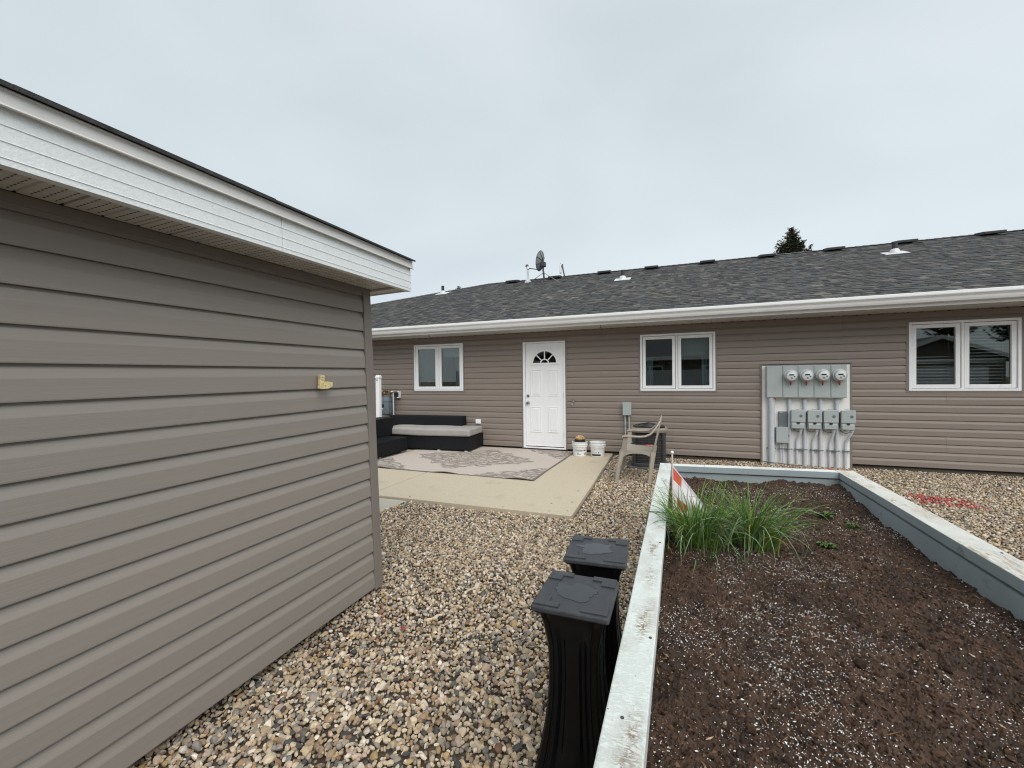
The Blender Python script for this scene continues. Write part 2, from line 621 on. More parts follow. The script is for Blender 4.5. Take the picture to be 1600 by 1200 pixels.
brk = sorted({X0, X1, *[o[0] for o in OPEN], *[o[1] for o in OPEN]})
for k in range(20):
    zb = Z_SID+k*S
    segs = []
    for a, b in zip(brk[:-1], brk[1:]):
        c = (a+b)/2
        h0, h1 = 0.0, min(S, SOF_Z-zb)
        for o in OPEN:
            if o[0] < c < o[1]:
                if o[2] <= zb and o[3] >= zb+S:
                    h1 = -1
                elif o[2] <= zb < o[3]:
                    h0 = max(h0, o[3]-zb)
                elif zb < o[2] < zb+S:
                    h1 = min(h1, o[2]-zb)
        if h1-h0 > 0.004:
            if segs and segs[-1][1] == a and segs[-1][2:] == (h0, h1):
                segs[-1] = (segs[-1][0], b, h0, h1)
            else:
                segs.append((a, b, h0, h1))
    for a, b, h0, h1 in segs:
        # long runs are lapped from several lengths, the laps staggered from course to course
        cuts = [a]
        L = 3.66
        x = X0+((k//2*1.22+0.5) % L)
        while x < b-0.4:
            if x > a+0.4:
                cuts.append(x)
            x += L
        cuts.append(b)
        for i, (p, r) in enumerate(zip(cuts[:-1], cuts[1:])):
            mb = MB()
            d = 0.0012*(i % 2)
            poly = [(WALL_Y-0.004+0.004-o-d, zb+h) for o, h in clip_prof(h0, h1)]
            mb.prism(poly, p, r-0.0015 if r != b else r, 'x')
            part('siding_plank', mb, m_siding, wall)

mb = MB()
mb.box(X0+0.02, X1-0.02, WALL_Y+0.03, WALL_Y+0.2, -0.45, Z_SID-0.005)
part('foundation', mb, m_found, house)
mb = MB()
mb.box(X0, X1, WALL_Y+0.004, WALL_Y+0.029, Z_SID-0.020, Z_SID-0.0055)
part('siding_gap_shade', mb, m_black, house)  # black strip standing in for the dark gap below the lowest course
mb = MB()
mb.box(X0, X0+0.14, WALL_Y+0.14, 16.9, -0.4, SOF_Z+0.1)
mb.box(X1-0.14, X1, WALL_Y+0.14, 16.9, -0.4, SOF_Z+0.1)
mb.box(X0, X1, 16.9, 17.0, -0.4, SOF_Z+0.1)
part('rear_wall', mb, m_siding, house)

# --- windows
def rect_frame(mb, x0, x1, z0, z1, w, y0, y1, bevel=0.003):
    mb.box(x0, x0+w, y0, y1, z0, z1, bevel)
    mb.box(x1-w, x1, y0, y1, z0, z1, bevel)
    mb.box(x0+w, x1-w, y0, y1, z1-w, z1, bevel)
    mb.box(x0+w, x1-w, y0, y1, z0, z0+w, bevel)

def curtain(x0, x1, z0, z1, y, folds, amp=0.02):
    mb = MB()
    n = folds*8
    vs, fs = [], []
    for i in range(n+1):
        x = x0+(x1-x0)*i/n
        dy = amp*math.sin(i/8*2*PI)+0.006*math.sin(i*1.7)
        vs += [(x, y+dy, z0), (x, y+dy*0.8, z1)]
    for i in range(n):
        fs.append((2*i, 2*i+2, 2*i+3, 2*i+1))
    mb.add(vs, fs)
    return mb

LBL = ['white two-sash window with drawn curtains, above the black sofa', 'white two-sash window with a half-lowered shade, between door and meter panel', 'white two-sash window with open venetian blinds, beyond the meter panel']
for wi, (a, b) in enumerate(WINS):
    z0, z1 = WZ
    win = bpy.data.objects.new('window', None)
    COL.objects.link(win)
    win.parent = house
    win.location = ((a+b)/2, 0, z0)
    win['label'] = LBL[wi]
    Y = WALL_Y
    mb = MB()
    rect_frame(mb, a, b, z0, z1, 0.034, Y-0.030, Y+0.10)
    part('frame', mb, m_white, win)
    mid = (a+b)/2
    mb = MB()
    mb.box(mid-0.016, mid+0.016, Y-0.024, Y+0.09, z0+0.034, z1-0.034, 0.003)
    part('mullion', mb, m_white, win)
    for s, (p, r) in enumerate(((a+0.040, mid-0.022), (mid+0.022, b-0.040))):
        mb = MB()
        rect_frame(mb, p, r, z0+0.040, z1-0.040, 0.051, Y-0.014, Y+0.05, 0.004)
        part('sash', mb, m_white, win)
        mb = MB()
        mb.box(p+0.05, r-0.05, Y+0.012, Y+0.016, z0+0.085, z1-0.085)
        part('pane', mb, m_glass, win)
        mb = MB()
        rect_frame(mb, p+0.05, r-0.05, z0+0.087, z1-0.087, 0.007, Y+0.0165, Y+0.03, 0)
        part('gasket', mb, m_black_pl, win)
    mb = MB()
    for x, y in ((a-T, a-0.001), (b+0.001, b+T)):
        mb.box(x, y, Y-0.022, Y+0.002, z0-T, z1+0.003)
    mb.box(a-0.001, b+0.001, Y-0.0225, Y+0.002, z0-T, z0-0.001)
    mb.box(a-T, b+T, Y-0.0215, Y+0.002, z1+0.0035, z1+0.006)
    part('siding_trim', mb, m_trim, win)
    mb = MB()
    rect_frame(mb, a+0.0345, mid-0.0165, z0+0.0345, z1-0.0345, 0.02, Y+0.051, Y+0.056, 0)
    rect_frame(mb, mid+0.0165, b-0.0345, z0+0.0345, z1-0.0345, 0.02, Y+0.051, Y+0.056, 0)
    part('sash_gap_shade', mb, m_black_pl, win)  # dark backing added to blacken the gap between frame and sash
    # the room behind the glass
    mb = MB()
    mb.box(a-0.8, b+0.8, Y+0.141, Y+3.2, 0.1, 2.33)
    fr = MB()
    fr.v = mb.v
    fr.f = [f for i, f in enumerate(mb.f) if i != 2]
    fr.mi = [0]*len(fr.f)
    grid_panels(fr, (a-0.8, b+0.8), (0.1, 2.33), [(a+0.02, b-0.02, z0+0.02, z1-0.02)], Y+0.1405, Y+0.143)
    part('room_interior', fr, m_room, win)
    if wi == 0:
        part('curtain', curtain(a+0.05, mid-0.03, z0+0.05, z1-0.04, Y+0.20, 7, 0.014), m_curtain, win, True)
        part('curtain', curtain(b-0.28, b-0.04, z0+0.05, z1-0.04, Y+0.20, 4, 0.014), m_curtain, win, True)
        mb = MB()
        mb.box(mid+0.03, b-0.05, Y+0.15, Y+0.154, z1-0.27, z1-0.05)
        part('roller_shade', mb, m_shade, win)
    if wi == 1:
        mb = MB()
        mb.box(mid+0.03, b-0.05, Y+0.15, Y+0.154, z1-0.37, z1-0.05)
        mb.box(mid+0.03, b-0.05, Y+0.146, Y+0.158, z1-0.385, z1-0.365)
        part('roller_shade', mb, m_shade, win)
        part('curtain', curtain(b-0.20, b-0.05, z0+0.03, z1-0.38, Y+0.22, 3, 0.012), mat('blue_curtain_cloth', (0.22, 0.33, 0.38), 0.9, 0.1, 12), win, True)
        part('curtain', curtain(a+0.06, a+0.20, z0+0.03, z1-0.4, Y+0.22, 3, 0.012), bpy.data.materials['blue_curtain_cloth'], win, True)
    if wi == 2:
        for p, r, n0 in ((a+0.05, mid-0.03, 9), (mid+0.03, b-0.05, 0)):
            mb = MB()
            n = 19
            for i in range(n0, n):
                z = z1-0.09-i*(z1-z0-0.17)/(n-1)
                tl = 0.006
                mb.add([(p, Y+0.13-0.012, z-tl), (r, Y+0.13-0.012, z-tl), (r, Y+0.13+0.012, z+tl), (p, Y+0.13+0.012, z+tl), (p, Y+0.13-0.012, z-tl-0.0015), (r, Y+0.13-0.012, z-tl-0.0015)], [(0, 1, 2, 3), (4, 5, 1, 0)])
            for x in (p+0.06, r-0.06):
                mb.box(x-0.001, x+0.001, Y+0.129, Y+0.131, z0+0.06, z1-0.05)
            part('venetian_blind', mb, m_blind, win)

# --- door
door = bpy.data.objects.new('door', None)
COL.objects.link(door)
door.parent = house
door.location = ((DOOR[0]+DOOR[1])/2, 0, DOOR[2])
door['label'] = 'white panelled door with a half-round fanlight beside two buckets'
a, b, z0, z1 = DOOR
Y = WALL_Y
mb = MB()
mb.box(a, a+0.044, Y-0.034, Y+0.08, z0, z1, 0.004)
mb.box(b-0.030, b, Y-0.034, Y+0.08, z0, z1, 0.004)
mb.box(a+0.044, b-0.030, Y-0.034, Y+0.08, z1-0.030, z1, 0.004)
part('door_frame', mb, m_white, door)
mb = MB()
mb.box(a+0.044, b-0.03, Y-0.040, Y+0.10, z0, z0+0.026, 0.003)
part('threshold', mb, m_white, door)
mb = MB()
mb.box(a+0.044, b-0.03, Y-0.005, Y+0.07, z0+0.026, z0+0.042)
part('door_gap_shade', mb, m_black, door)  # black fill painted in as the shaded gap under the leaf
# the leaf with a half-round opening for the fanlight
sx0, sx1, sz0, sz1 = a+0.049, b-0.034, z0+0.042, z1-0.034
fcx, fcz, frx, frz = -2.420, 1.716, 0.262, 0.262
NA = 24
arc = [(fcx+frx*math.cos(PI*i/NA), fcz+frz*math.sin(PI*i/NA)) for i in range(NA+1)]
mb = MB()
yf, yb = Y-0.004, Y+0.04
def slab_face(y):
    vs, fs = [], []
    # below the fanlight
    base = len(vs)
    vs += [(sx0, y, sz0), (sx1, y, sz0), (sx1, y, fcz), (fcx+frx, y, fcz), (fcx-frx, y, fcz), (sx0, y, fcz)]
    fs.append((0, 1, 2, 3, 4, 5))
    n = len(vs)
    outer = []
    for i in range(NA+1):
        t = PI*i/NA
        c, s = math.cos(t), math.sin(t)
        k = min((sx1-fcx)/c if c > 1e-6 else (sx0-fcx)/c if c < -1e-6 else 1e9, (sz1-fcz)/s if s > 1e-6 else 1e9)
        outer.append((fcx+c*k, fcz+s*k))
    vs += [(p[0], y, p[1]) for p in arc]+[(p[0], y, p[1]) for p in outer]
    for i in range(NA):
        fs.append((n+i, n+NA+1+i, n+NA+2+i, n+i+1))
    # the two upper corners
    m = len(vs)
    vs += [(sx1, y, sz1), (sx0, y, sz1)]
    for c, cid in ((1, m), (-1, m+1)):
        for i in range(NA):
            p, r = outer[i], outer[i+1]
            if c == 1 and abs(p[0]-sx1) < 1e-6 and abs(r[1]-sz1) < 1e-6 and p[1] < sz1-1e-6:
                fs.append((n+NA+1+i, cid, n+NA+2+i))
            if c == -1 and abs(p[1]-sz1) < 1e-6 and abs(r[0]-sx0) < 1e-6 and r[1] < sz1-1e-6:
                fs.append((n+NA+1+i, cid, n+NA+2+i))
    return vs, fs
vs, fs = slab_face(yf)
mb.add(vs, fs)
n = len(arc)
mb.add([(p[0], yf, p[1]) for p in arc]+[(p[0], yb, p[1]) for p in arc], [(i, i+1, n+i+1, n+i) for i in range(n-1)]+[(n-1, 0, n, 2*n-1)])
mb.box(sx0, sx1, yb, yb+0.004, sz0, fcz-0.02)
mb.box(sx0, fcx-frx-0.02, yb, yb+0.004, fcz-0.02, sz1)
mb.box(fcx+frx+0.02, sx1, yb, yb+0.004, fcz-0.02, sz1)
part('leaf', mb, m_door, door)
for px0, px1 in ((-2.702, -2.505), (-2.348, -2.151)):
    for pz0, pz1 in ((1.090, 1.592), (0.382, 0.868)):
        mb = MB()
        # moulded ring: proud bead, then a sunk channel, then the raised field
        def ring(d0, y0, d1, y1):
            o = [(px0+d0, y0, pz0+d0), (px1-d0, y0, pz0+d0), (px1-d0, y0, pz1-d0), (px0+d0, y0, pz1-d0)]
            i = [(px0+d1, y1, pz0+d1), (px1-d1, y1, pz0+d1), (px1-d1, y1, pz1-d1), (px0+d1, y1, pz1-d1)]
            mb.add(o+i, [(k, (k+1) % 4, 4+(k+1) % 4, 4+k) for k in range(4)])
        ring(-0.004, yf-0.0002, 0.000, yf-0.013)
        ring(0.000, yf-0.013, 0.005, yf-0.013)
        ring(0.005, yf-0.013, 0.012, yf-0.0005)
        ring(0.012, yf-0.0005, 0.036, yf-0.010)
        mb.add([(px0+0.036, yf-0.010, pz0+0.036), (px1-0.036, yf-0.010, pz0+0.036), (px1-0.036, yf-0.010, pz1-0.036), (px0+0.036, yf-0.010, pz1-0.036)], [(0, 1, 2, 3)])
        part('panel', mb, m_door, door)
def arc_band(mb, r0, r1, y0, y1, n=NA):
    vs = []
    for i in range(n+1):
        c, s = math.cos(PI*i/n), math.sin(PI*i/n)
        vs += [(fcx+r0*c, y0, fcz+r0*s), (fcx+r1*c, y0, fcz+r1*s), (fcx+r0*c, y1, fcz+r0*s), (fcx+r1*c, y1, fcz+r1*s)]
    fs = []
    for i in range(n):
        p, r = 4*i, 4*i+4
        fs += [(p, p+1, r+1, r), (p+1, p+3, r+3, r+1), (p, r, r+2, p+2)]
    mb.add(vs, fs)
mb = MB()
arc_band(mb, 0.236, 0.288, yf-0.013, yf+0.001)
mb.box(fcx-0.290, fcx+0.290, yf-0.0135, yf+0.001, fcz-0.028, fcz+0.014, 0.003)
part('fanlight_trim', mb, m_door, door)
mb = MB()
arc_band(mb, 0.070, 0.092, yf-0.009, yf+0.004)
for t in (45, 90, 135):
    c, s = math.cos(R(t)), math.sin(R(t))
    q0, q1 = Vector((fcx+0.085*c, 0, fcz+0.085*s)), Vector((fcx+0.242*c, 0, fcz+0.242*s))
    nrm = Vector((-s, 0, c))*0.010
    vs = []
    for y in (yf-0.0085, yf+0.004):
        for p in (q0+nrm, q1+nrm, q1-nrm, q0-nrm):
            vs.append((p.x, y, p.z))
    mb.add(vs, [(0, 1, 2, 3), (0, 4, 5, 1), (2, 6, 7, 3), (1, 5, 6, 2), (0, 3, 7, 4)])
part('fanlight_muntins', mb, m_door, door)
mb = MB()
mb.add([(p[0], yf+0.012, p[1]) for p in arc], [tuple(range(len(arc)))])
part('fanlight_pane', mb, m_glass, door)
mb = MB()
mb.box(a-0.4, b+0.4, yb+2.4, yb+2.41, 0.1, 2.3)
for p, r in ((a-0.41, a-0.4), (b+0.4, b+0.41)):
    mb.box(p, r, yb+0.11, yb+2.4, 0.1, 2.3)
mb.box(a-0.4, b+0.4, yb+0.11, yb+2.4, 0.09, 0.1)
mb.box(a-0.4, b+0.4, yb+0.11, yb+2.4, 2.3, 2.31)
part('hall_behind_fanlight', mb, m_room, door)
for kz, rr in ((1.086, 0.026), (0.947, 0.029)):
    mb = MB()
    mb.lathe([(0.031, 0.0), (0.031, 0.006), (0.012, 0.010), (0.012, 0.028), (rr, 0.034), (rr*1.02, 0.048), (rr*0.8, 0.058), (0.004, 0.060)] if kz < 1 else [(0.030, 0), (0.030, 0.012), (0.024, 0.018), (0.010, 0.019)], (-2.764, yf, kz), 16, 'y')
    part('knob' if kz < 1 else 'deadbolt', mb, m_steel, door, True)
for hz in (1.90, 1.10, 0.34):
    mb = MB()
    mb.tube([(b-0.032, yf-0.008, hz-0.05), (b-0.032, yf-0.008, hz+0.05)], 0.007, 8)
    part('hinge', mb, m_steel, door)
mb = MB()
for x, y in ((a-T, a-0.001), (b+0.001, b+T)):
    mb.box(x, y, Y-0.024, Y+0.002, z0-0.002, z1+0.003)
mb.box(a-T, b+T, Y-0.0235, Y+0.002, z1+0.0035, z1+0.006)
part('siding_trim', mb, m_trim, door)

# --- soffit, fascia, gutter
EAVE_Y = 7.30
soffit = bpy.data.objects.new('soffit', None)
COL.objects.link(soffit)
soffit.parent = house
soffit.location = (0, 0, SOF_Z)
PW = 0.305
poly = []
for i in range(3):
    x = i*PW/3
    poly += [(x, 0.0), (x+PW/3-0.012, 0.0), (x+PW/3-0.008, 0.006), (x+PW/3-0.002, 0.006)]
poly = poly+[(PW, 0.010), (0, 0.010)]
mb = MB()
mb.prism(poly, EAVE_Y+0.02-WALL_Y, 0.0, 'y')
# small dark notch where the ribs meet the wall channel
proto = mb.build('soffit_panel', m_soffit, soffit)
x = -12.95
proto.location = (x, 0, 0)
while x < X1:
    x += PW+0.001
    link_copy(proto, soffit, (x, 0, 0))
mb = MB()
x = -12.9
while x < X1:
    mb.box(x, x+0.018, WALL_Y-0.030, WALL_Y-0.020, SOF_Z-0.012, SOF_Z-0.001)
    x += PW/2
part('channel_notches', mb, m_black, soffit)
mb = MB()
mb.box(X0-0.3, X1+0.3, WALL_Y-0.022, WALL_Y-0.017, SOF_Z-0.022, SOF_Z-0.002)
part('frieze_trim', mb, m_trim, house)
mb = MB()
mb.box(-13.0, X1+0.3, EAVE_Y, EAVE_Y+0.02, SOF_Z-0.004, 2.50)
part('fascia', mb, m_alu, house)
outer = [(7.298, 2.497), (7.298, 2.372), (7.238, 2.372), (7.226, 2.378), (7.214, 2.402), (7.206, 2.428), (7.192, 2.446), (7.181, 2.458), (7.178, 2.470), (7.178, 2.500), (7.182, 2.504), (7.196, 2.504)]
inner = [(7.196, 2.501), (7.184, 2.501), (7.181, 2.498), (7.181, 2.471), (7.184, 2.460), (7.194, 2.449), (7.209, 2.430), (7.217, 2.403), (7.229, 2.381), (7.239, 2.375), (7.295, 2.375), (7.295, 2.497)]
mb = MB()
mb.prism(outer+inner, -13.3, X1+0.35, 'x')
part('gutter', mb, m_alu, house)
mb = MB()
x = -12.5
while x < X1:
    mb.box(x, x+0.02, 7.19, 7.297, 2.488, 2.4935)
    x += 0.8
part('gutter_hangers', mb, m_alu, house)

# --- roof
RY, RZ = 12.4, 4.471
EY, EZ = 7.215, 2.503
A = math.atan2(RZ-EZ, RY-EY)
cA, sA = math.cos(A), math.sin(A)
SL = (RY-EY)/cA
HIPX, HIPK = -5.65, (13.2-5.65)/5.18       # ridge end; how far the hip runs out per metre towards the eave
def hip_x(y):
    return HIPX-(RY-y)*HIPK if y <= RY else HIPX-(y-RY)*HIPK
roof = bpy.data.objects.new('roof', None)
COL.objects.link(roof)
roof.parent = house
roof.location = (0, 0, EZ)
BY = 2*RY-EY
xe = X1+0.35
mb = MB()
hx = hip_x(EY)
vs = [(hx, EY, EZ-0.012), (xe, EY, EZ-0.012), (xe, RY, RZ-0.012), (HIPX, RY, RZ-0.012), (hx, BY, EZ-0.012), (xe, BY, EZ-0.012)]
mb.add(vs+[(v[0], v[1], v[2]-0.05) for v in vs], [(0, 1, 2, 3), (3, 2, 5, 4), (0, 3, 4), (6, 9, 8, 7), (9, 10, 11, 8), (6, 10, 9), (0, 6, 7, 1), (1, 7, 8, 2), (2, 8, 11, 5), (5, 11, 10, 4), (4, 10, 6, 0)])
part('roof_deck', mb, m_deck, roof)
EXPO = 0.142
V, F, C = [], [], []
pal = np.array([lin(c) for c in ((92, 93, 95), (102, 102, 102), (82, 84, 87), (112, 111, 109), (90, 89, 89), (95, 98, 101), (74, 76, 79), (124, 123, 121))])
pw = np.array([0.22, 0.18, 0.18, 0.09, 0.12, 0.11, 0.06, 0.04])
k = 0
s = -0.012
while s < SL:
    s1 = min(s+EXPO+0.03, SL+0.01)
    y = EY+s*cA
    x = hip_x(y+0.05)-random.uniform(0, 0.2)
    while x < xe:
        w = random.choice((0.05, 0.07, 0.09, 0.12, 0.16))*random.uniform(0.9, 1.1)
        x1 = min(x+w, xe)
        t = random.choice((0.0045, 0.0055, 0.0105, 0.0115))+random.uniform(0, 0.001)
        c = 0.70*np.array((1.03, 1.0, 0.95))*pal[np.random.default_rng(int(k*7919+abs(x)*1000)).choice(len(pal), p=pw)]*random.uniform(0.85, 1.12)
        def P(xx, ss, hh):
            return (xx, EY+ss*cA-hh*sA, EZ+ss*sA+hh*cA)
        n = len(V)
        V += [P(x, s, t), P(x1, s, t), P(x1, s1, 0.002), P(x, s1, 0.002), P(x, s, -0.002), P(x1, s, -0.002)]
        F += [(n, n+1, n+2, n+3), (n+4, n+5, n+1, n), (n+4, n, n+3, n+4), (n+5, n+2, n+1, n+5)]
        C += [c]*6
        x = x1
    s += EXPO
    k += 1
Fq = np.array([f for f in F if len(set(f)) == 4])
Va = np.array(V)
base = wpos(roof)
sh = mesh_np('shingles', Va-np.array(base), Fq, m_shingle, np.array(C), False, 'stuff')
sh.parent = roof
sh['label'] = 'overlapping dark grey asphalt shingles'
# back and hip faces carry the same roofing in plain sheets
mb = MB()
mb.add([(HIPX, RY, RZ+0.002), (xe, RY, RZ+0.002), (xe, BY, EZ+0.002), (hx, BY, EZ+0.002)], [(0, 1, 2, 3)])
mb.add([(HIPX, RY, RZ+0.002), (hx, BY, EZ+0.002), (hx, EY, EZ+0.002)], [(0, 1, 2)])
part('rear_roofing', mb, mat('rear_shingle_sheet', lin((84, 86, 90)), 0.95, 0.3, 30, 0.8, 60), roof)
V, F, C = [], [], []
def cap_piece(p, d, across, up, L, W, lift):
    n = len(V)
    col = pal[random.randrange(5)]*random.uniform(0.85, 1.1)
    p, d, across, up = Vector(p), Vector(d).normalized(), Vector(across).normalized(), Vector(up).normalized()
    for q, h in ((p, lift), (p+d*L, 0.004)):
        for sgn in (-1, 0, 1):
            V.append(tuple(q+across*sgn*W+up*(h-(0.0 if sgn == 0 else W*0.36))))
    for sgn in (-1, 0, 1):
        V.append(tuple(p+across*sgn*W+up*(lift-0.008-(0.0 if sgn == 0 else W*0.36))))
    for f in ((0, 1, 4, 3), (1, 2, 5, 4), (6, 7, 1, 0), (7, 8, 2, 1)):
        F.append(tuple(n+i for i in f))
    C.extend([col]*9)
x = HIPX
while x < xe:
    cap_piece((x, RY, RZ+0.012), (1, 0, 0), (0, 1, 0), (0, 0, 1), 0.17, 0.14, 0.012)
    x += 0.145
dirh = Vector((hip_x(EY)-HIPX, EY-RY, EZ-RZ))
Lh = dirh.length
dirh.normalize()
acr = dirh.cross(Vector((0, 0, 1)))
d = 0.0
while d < Lh:
    p = Vector((HIPX, RY, RZ))+dirh*(d+0.15)
    cap_piece(p+Vector((0, 0, 0.012)), -dirh, acr, (0, 0, 1), 0.17, 0.13, 0.012)
    d += 0.145
rc = mesh_np('ridge_caps', np.array(V)-np.array(base), np.array(F), m_shingle, np.array(C), False, 'stuff')
rc.parent = roof

m_vent = mat('dark_roof_vent', (0.022, 0.025, 0.027), 0.5, 0.2, 8)
m_flash = mat('galvanised_flashing', (0.62, 0.63, 0.63), 0.45, 0.06, 8)
def roof_pt(x, y, h=0.0):
    return Vector((x, y-h*sA, EZ+(y-EY)*math.tan(A)+h*cA))
vp = None
for x in (-4.716, -3.374, -1.93, -0.669, 0.713, 2.063, 3.437, 4.754, 6.188):
    if vp is None:
        mb = MB()
        mb.prism([(-0.20, -0.01), (0.20, 0.07), (0.21, 0.115), (0.19, 0.135), (-0.19, 0.080), (-0.22, 0.055), (-0.22, 0.0)], -0.19, 0.19, 'x')
        mb.box(-0.26, 0.26, -0.26, -0.20, -0.075, -0.066)
        vp = mb.build('roof_vent', m_vent, roof)
        o = vp
    else:
        o = link_copy(vp, roof)
    p = roof_pt(x, 12.17)
    o.location = p-Vector(base)
    o.rotation_euler = (R(4), 0, 0)
    o.scale = (0.9, 0.85, 0.68)
for i, (x, y) in enumerate(((-6.651, 11.261), (-1.263, 10.729), (4.082, 10.843))):
    p = roof_pt(x, y)
    mb = MB()
    mb.add([tuple(roof_pt(x+dx, y+dy, 0.016)) for dx, dy in ((-0.19, -0.16), (0.19, -0.16), (0.19, 0.16), (-0.19, 0.16))]+[tuple(roof_pt(x+dx, y+dy, 0.010)) for dx, dy in ((-0.19, -0.16), (0.19, -0.16), (0.19, 0.16), (-0.19, 0.16))], [(0, 1, 2, 3), (0, 4, 5, 1), (1, 5, 6, 2), (3, 7, 4, 0)])
    mb.lathe([(0.105, -0.05), (0.095, 0.02), (0.062, 0.085), (0.05, 0.09)], tuple(p), 16)
    fl = part('vent_pipe', mb, m_flash, roof, True)
    mb = MB()
    mb.lathe([(0.045, 0.0), (0.045, 0.235), (0.036, 0.237), (0.034, 0.1)], tuple(p), 14)
    part('stack', mb, m_black_pl, fl, True)

# ------------------------------------------------------------------ the shed beside the camera
ya, sb, lc = R(0.8167), R(0.7148), R(-1.5244)
MS = Matrix.Translation((-1.7714, 2.1344, 0.1205)) @ Matrix.Rotation(ya, 4, 'Z') @ Matrix.Rotation(sb, 4, 'X') @ Matrix.Rotation(lc, 4, 'Y')
shed = thing('shed', 'garden shed with grey-taupe lap siding and deep white fascia', 'shed', matrix=MS)
YS0, XS0 = -3.3, -2.5
mb = MB()
mb.box(XS0, -0.0155, YS0, 0.055, -0.01, 1.875)
swall = mb.build('wall', m_trim, shed)
for k in range(17):
    h1 = min(S, 1.842-k*S)
    if h1 < 0.01:
        continue
    mb = MB()
    # the vinyl is not dead flat: it bellies by a millimetre or so along its length
    rings = []
    for i in range(33):
        yy = YS0+(-0.002-YS0)*i/32
        rings.append([(-0.0155+o+(0.0011*noise.noise(Vector((yy*1.6, k*3.7, 0.2)))+0.0005*noise.noise(Vector((yy*5, k*1.9, 4)))), yy, k*S+h+0.0008*noise.noise(Vector((yy*0.9, k*2.3, 9)))) for o, h in clip_prof(0, h1)])
    mb.loft(rings)
    mb.build('siding_plank', m_siding_shed, swall)
    mb = MB()
    mb.prism([(0.0555+o, k*S+h) for o, h in clip_prof(0, h1)], XS0, -0.03, 'x')
    mb.build('siding_plank', m_siding_shed, swall)
mb = MB()
mb.box(-0.055, 0.010, -0.001, 0.066, -0.014, 1.8665, 0.004)
mb.build('corner_post', m_trim, shed)
mb = MB()
mb.box(-0.014, 0.009, YS0, -0.0015, 1.833, 1.866, 0.002)
mb.build('frieze_trim', m_trim, shed)
mb = MB()
mb.box(-0.015, 0.0035, YS0, -0.0015, 1.815, 1.829)
mb.build('frieze_channel', m_trim, shed)
# soffit: vented panels under the eave
m_soffit_shed = mat('shed_soffit_metal', (0.62, 0.595, 0.56), 0.5, 0.05, 5)
ssof = bpy.data.objects.new('soffit', None)
COL.objects.link(ssof)
ssof.parent = shed
y = 0.15
proto = None
while y > YS0-0.3:
    if proto is None:
        mb = MB()
        poly = []
        for i in range(3):
            q0 = -PW+i*PW/3
            poly += [(q0, 0.0), (q0+PW/3-0.010, 0.0), (q0+PW/3-0.007, 0.005), (q0+PW/3-0.002, 0.005)]
        poly += [(0, 0.009), (-PW, 0.009)]
        mb.prism(poly, 0.010, 0.246, 'x')
        proto = mb.build('soffit_panel', m_soffit_shed, ssof)
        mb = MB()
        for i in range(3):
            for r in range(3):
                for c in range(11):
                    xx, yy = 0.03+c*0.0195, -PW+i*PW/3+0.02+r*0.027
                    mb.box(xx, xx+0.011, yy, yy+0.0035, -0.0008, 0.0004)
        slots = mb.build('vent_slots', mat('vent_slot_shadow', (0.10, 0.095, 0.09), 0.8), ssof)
        slots['kind'] = 'stuff'
        o, sl = proto, slots
    else:
        o = link_copy(proto, ssof)
        sl = link_copy(slots, ssof)
    o.location = (0, y, 1.8675)
    sl.location = (0, y, 1.8675)
    y -= PW+0.0012
mb = MB()
mb.box(-0.3, 0.246, 0.075, 0.152, 1.855, 1.8665)
mb.build('eave_return', m_soffit_shed, shed)
# ribbed fascia in two lengths
def fascia_poly():
    o = 0.250
    z = [1.846, 1.862, 1.864, 1.866, 1.903, 1.905, 1.907, 1.944, 1.946, 1.948, 1.992]
    xs = [o, o, o+0.0024, o, o, o+0.0024, o, o, o+0.0024, o, o]
    return [(x, q) for x, q in zip(xs, z)]+[(o-0.012, 1.992), (o-0.012, 1.852), (o-0.03, 1.851), (o-0.03, 1.846)]
for p, r in ((YS0-0.3, -0.789), (-0.787, 0.160)):
    mb = MB()
    mb.prism(fascia_poly(), p, r, 'y')
    mb.build('fascia_panel', m_fascia, shed)
mb = MB()
mb.box(-0.4, 0.2495, 0.152, 0.160, 1.848, 1.985)
mb.build('fascia_end', m_fascia, shed)
mb = MB()
mb.prism([(0.2385, 1.993), (0.268, 1.9845), (0.270, 1.987), (0.262, 1.9955), (0.258, 2.030), (0.262, 2.032), (0.262, 2.035), (0.236, 2.036)], YS0-0.3, 0.172, 'y')
mb.build('drip_edge', m_drip, shed)
# roof: two slopes over a ridge, edge shingles proud of the drip edge
sroof = bpy.data.objects.new('roof', None)
COL.objects.link(sroof)
sroof.parent = shed
xr, zr = XS0/2, 2.03+1.5*0.34
mb = MB()
for sg in (0, 1):
    e = 0.234 if sg == 0 else XS0-0.234
    mb.add([(e, YS0-0.3, 2.034), (e, 0.165, 2.034), (xr, 0.165, zr), (xr, YS0-0.3, zr), (e, YS0-0.3, 2.012), (e, 0.165, 2.012), (xr, 0.165, zr-0.03), (xr, YS0-0.3, zr-0.03)], [(0, 1, 2, 3), (4, 7, 6, 5), (0, 4, 5, 1), (1, 5, 6, 2), (3, 7, 4, 0)])
mb.build('roof_deck', m_deck, sroof)
mb = MB()
for yy in (0.06, YS0):
    mb.add([(0.0, yy-0.01, 1.875), (XS0, yy-0.01, 1.875), (xr, yy-0.01, zr-0.05), (0, yy, 1.875), (XS0, yy, 1.875), (xr, yy, zr-0.05)], [(0, 1, 2), (3, 5, 4), (0, 3, 4, 1), (1, 4, 5, 2), (2, 5, 3, 0)])
mb.build('gable', m_siding_shed, shed)
V, F, C = [], [], []
ang = math.atan2(zr-2.034, 0.262-xr)
ds = 0.0
row = 0
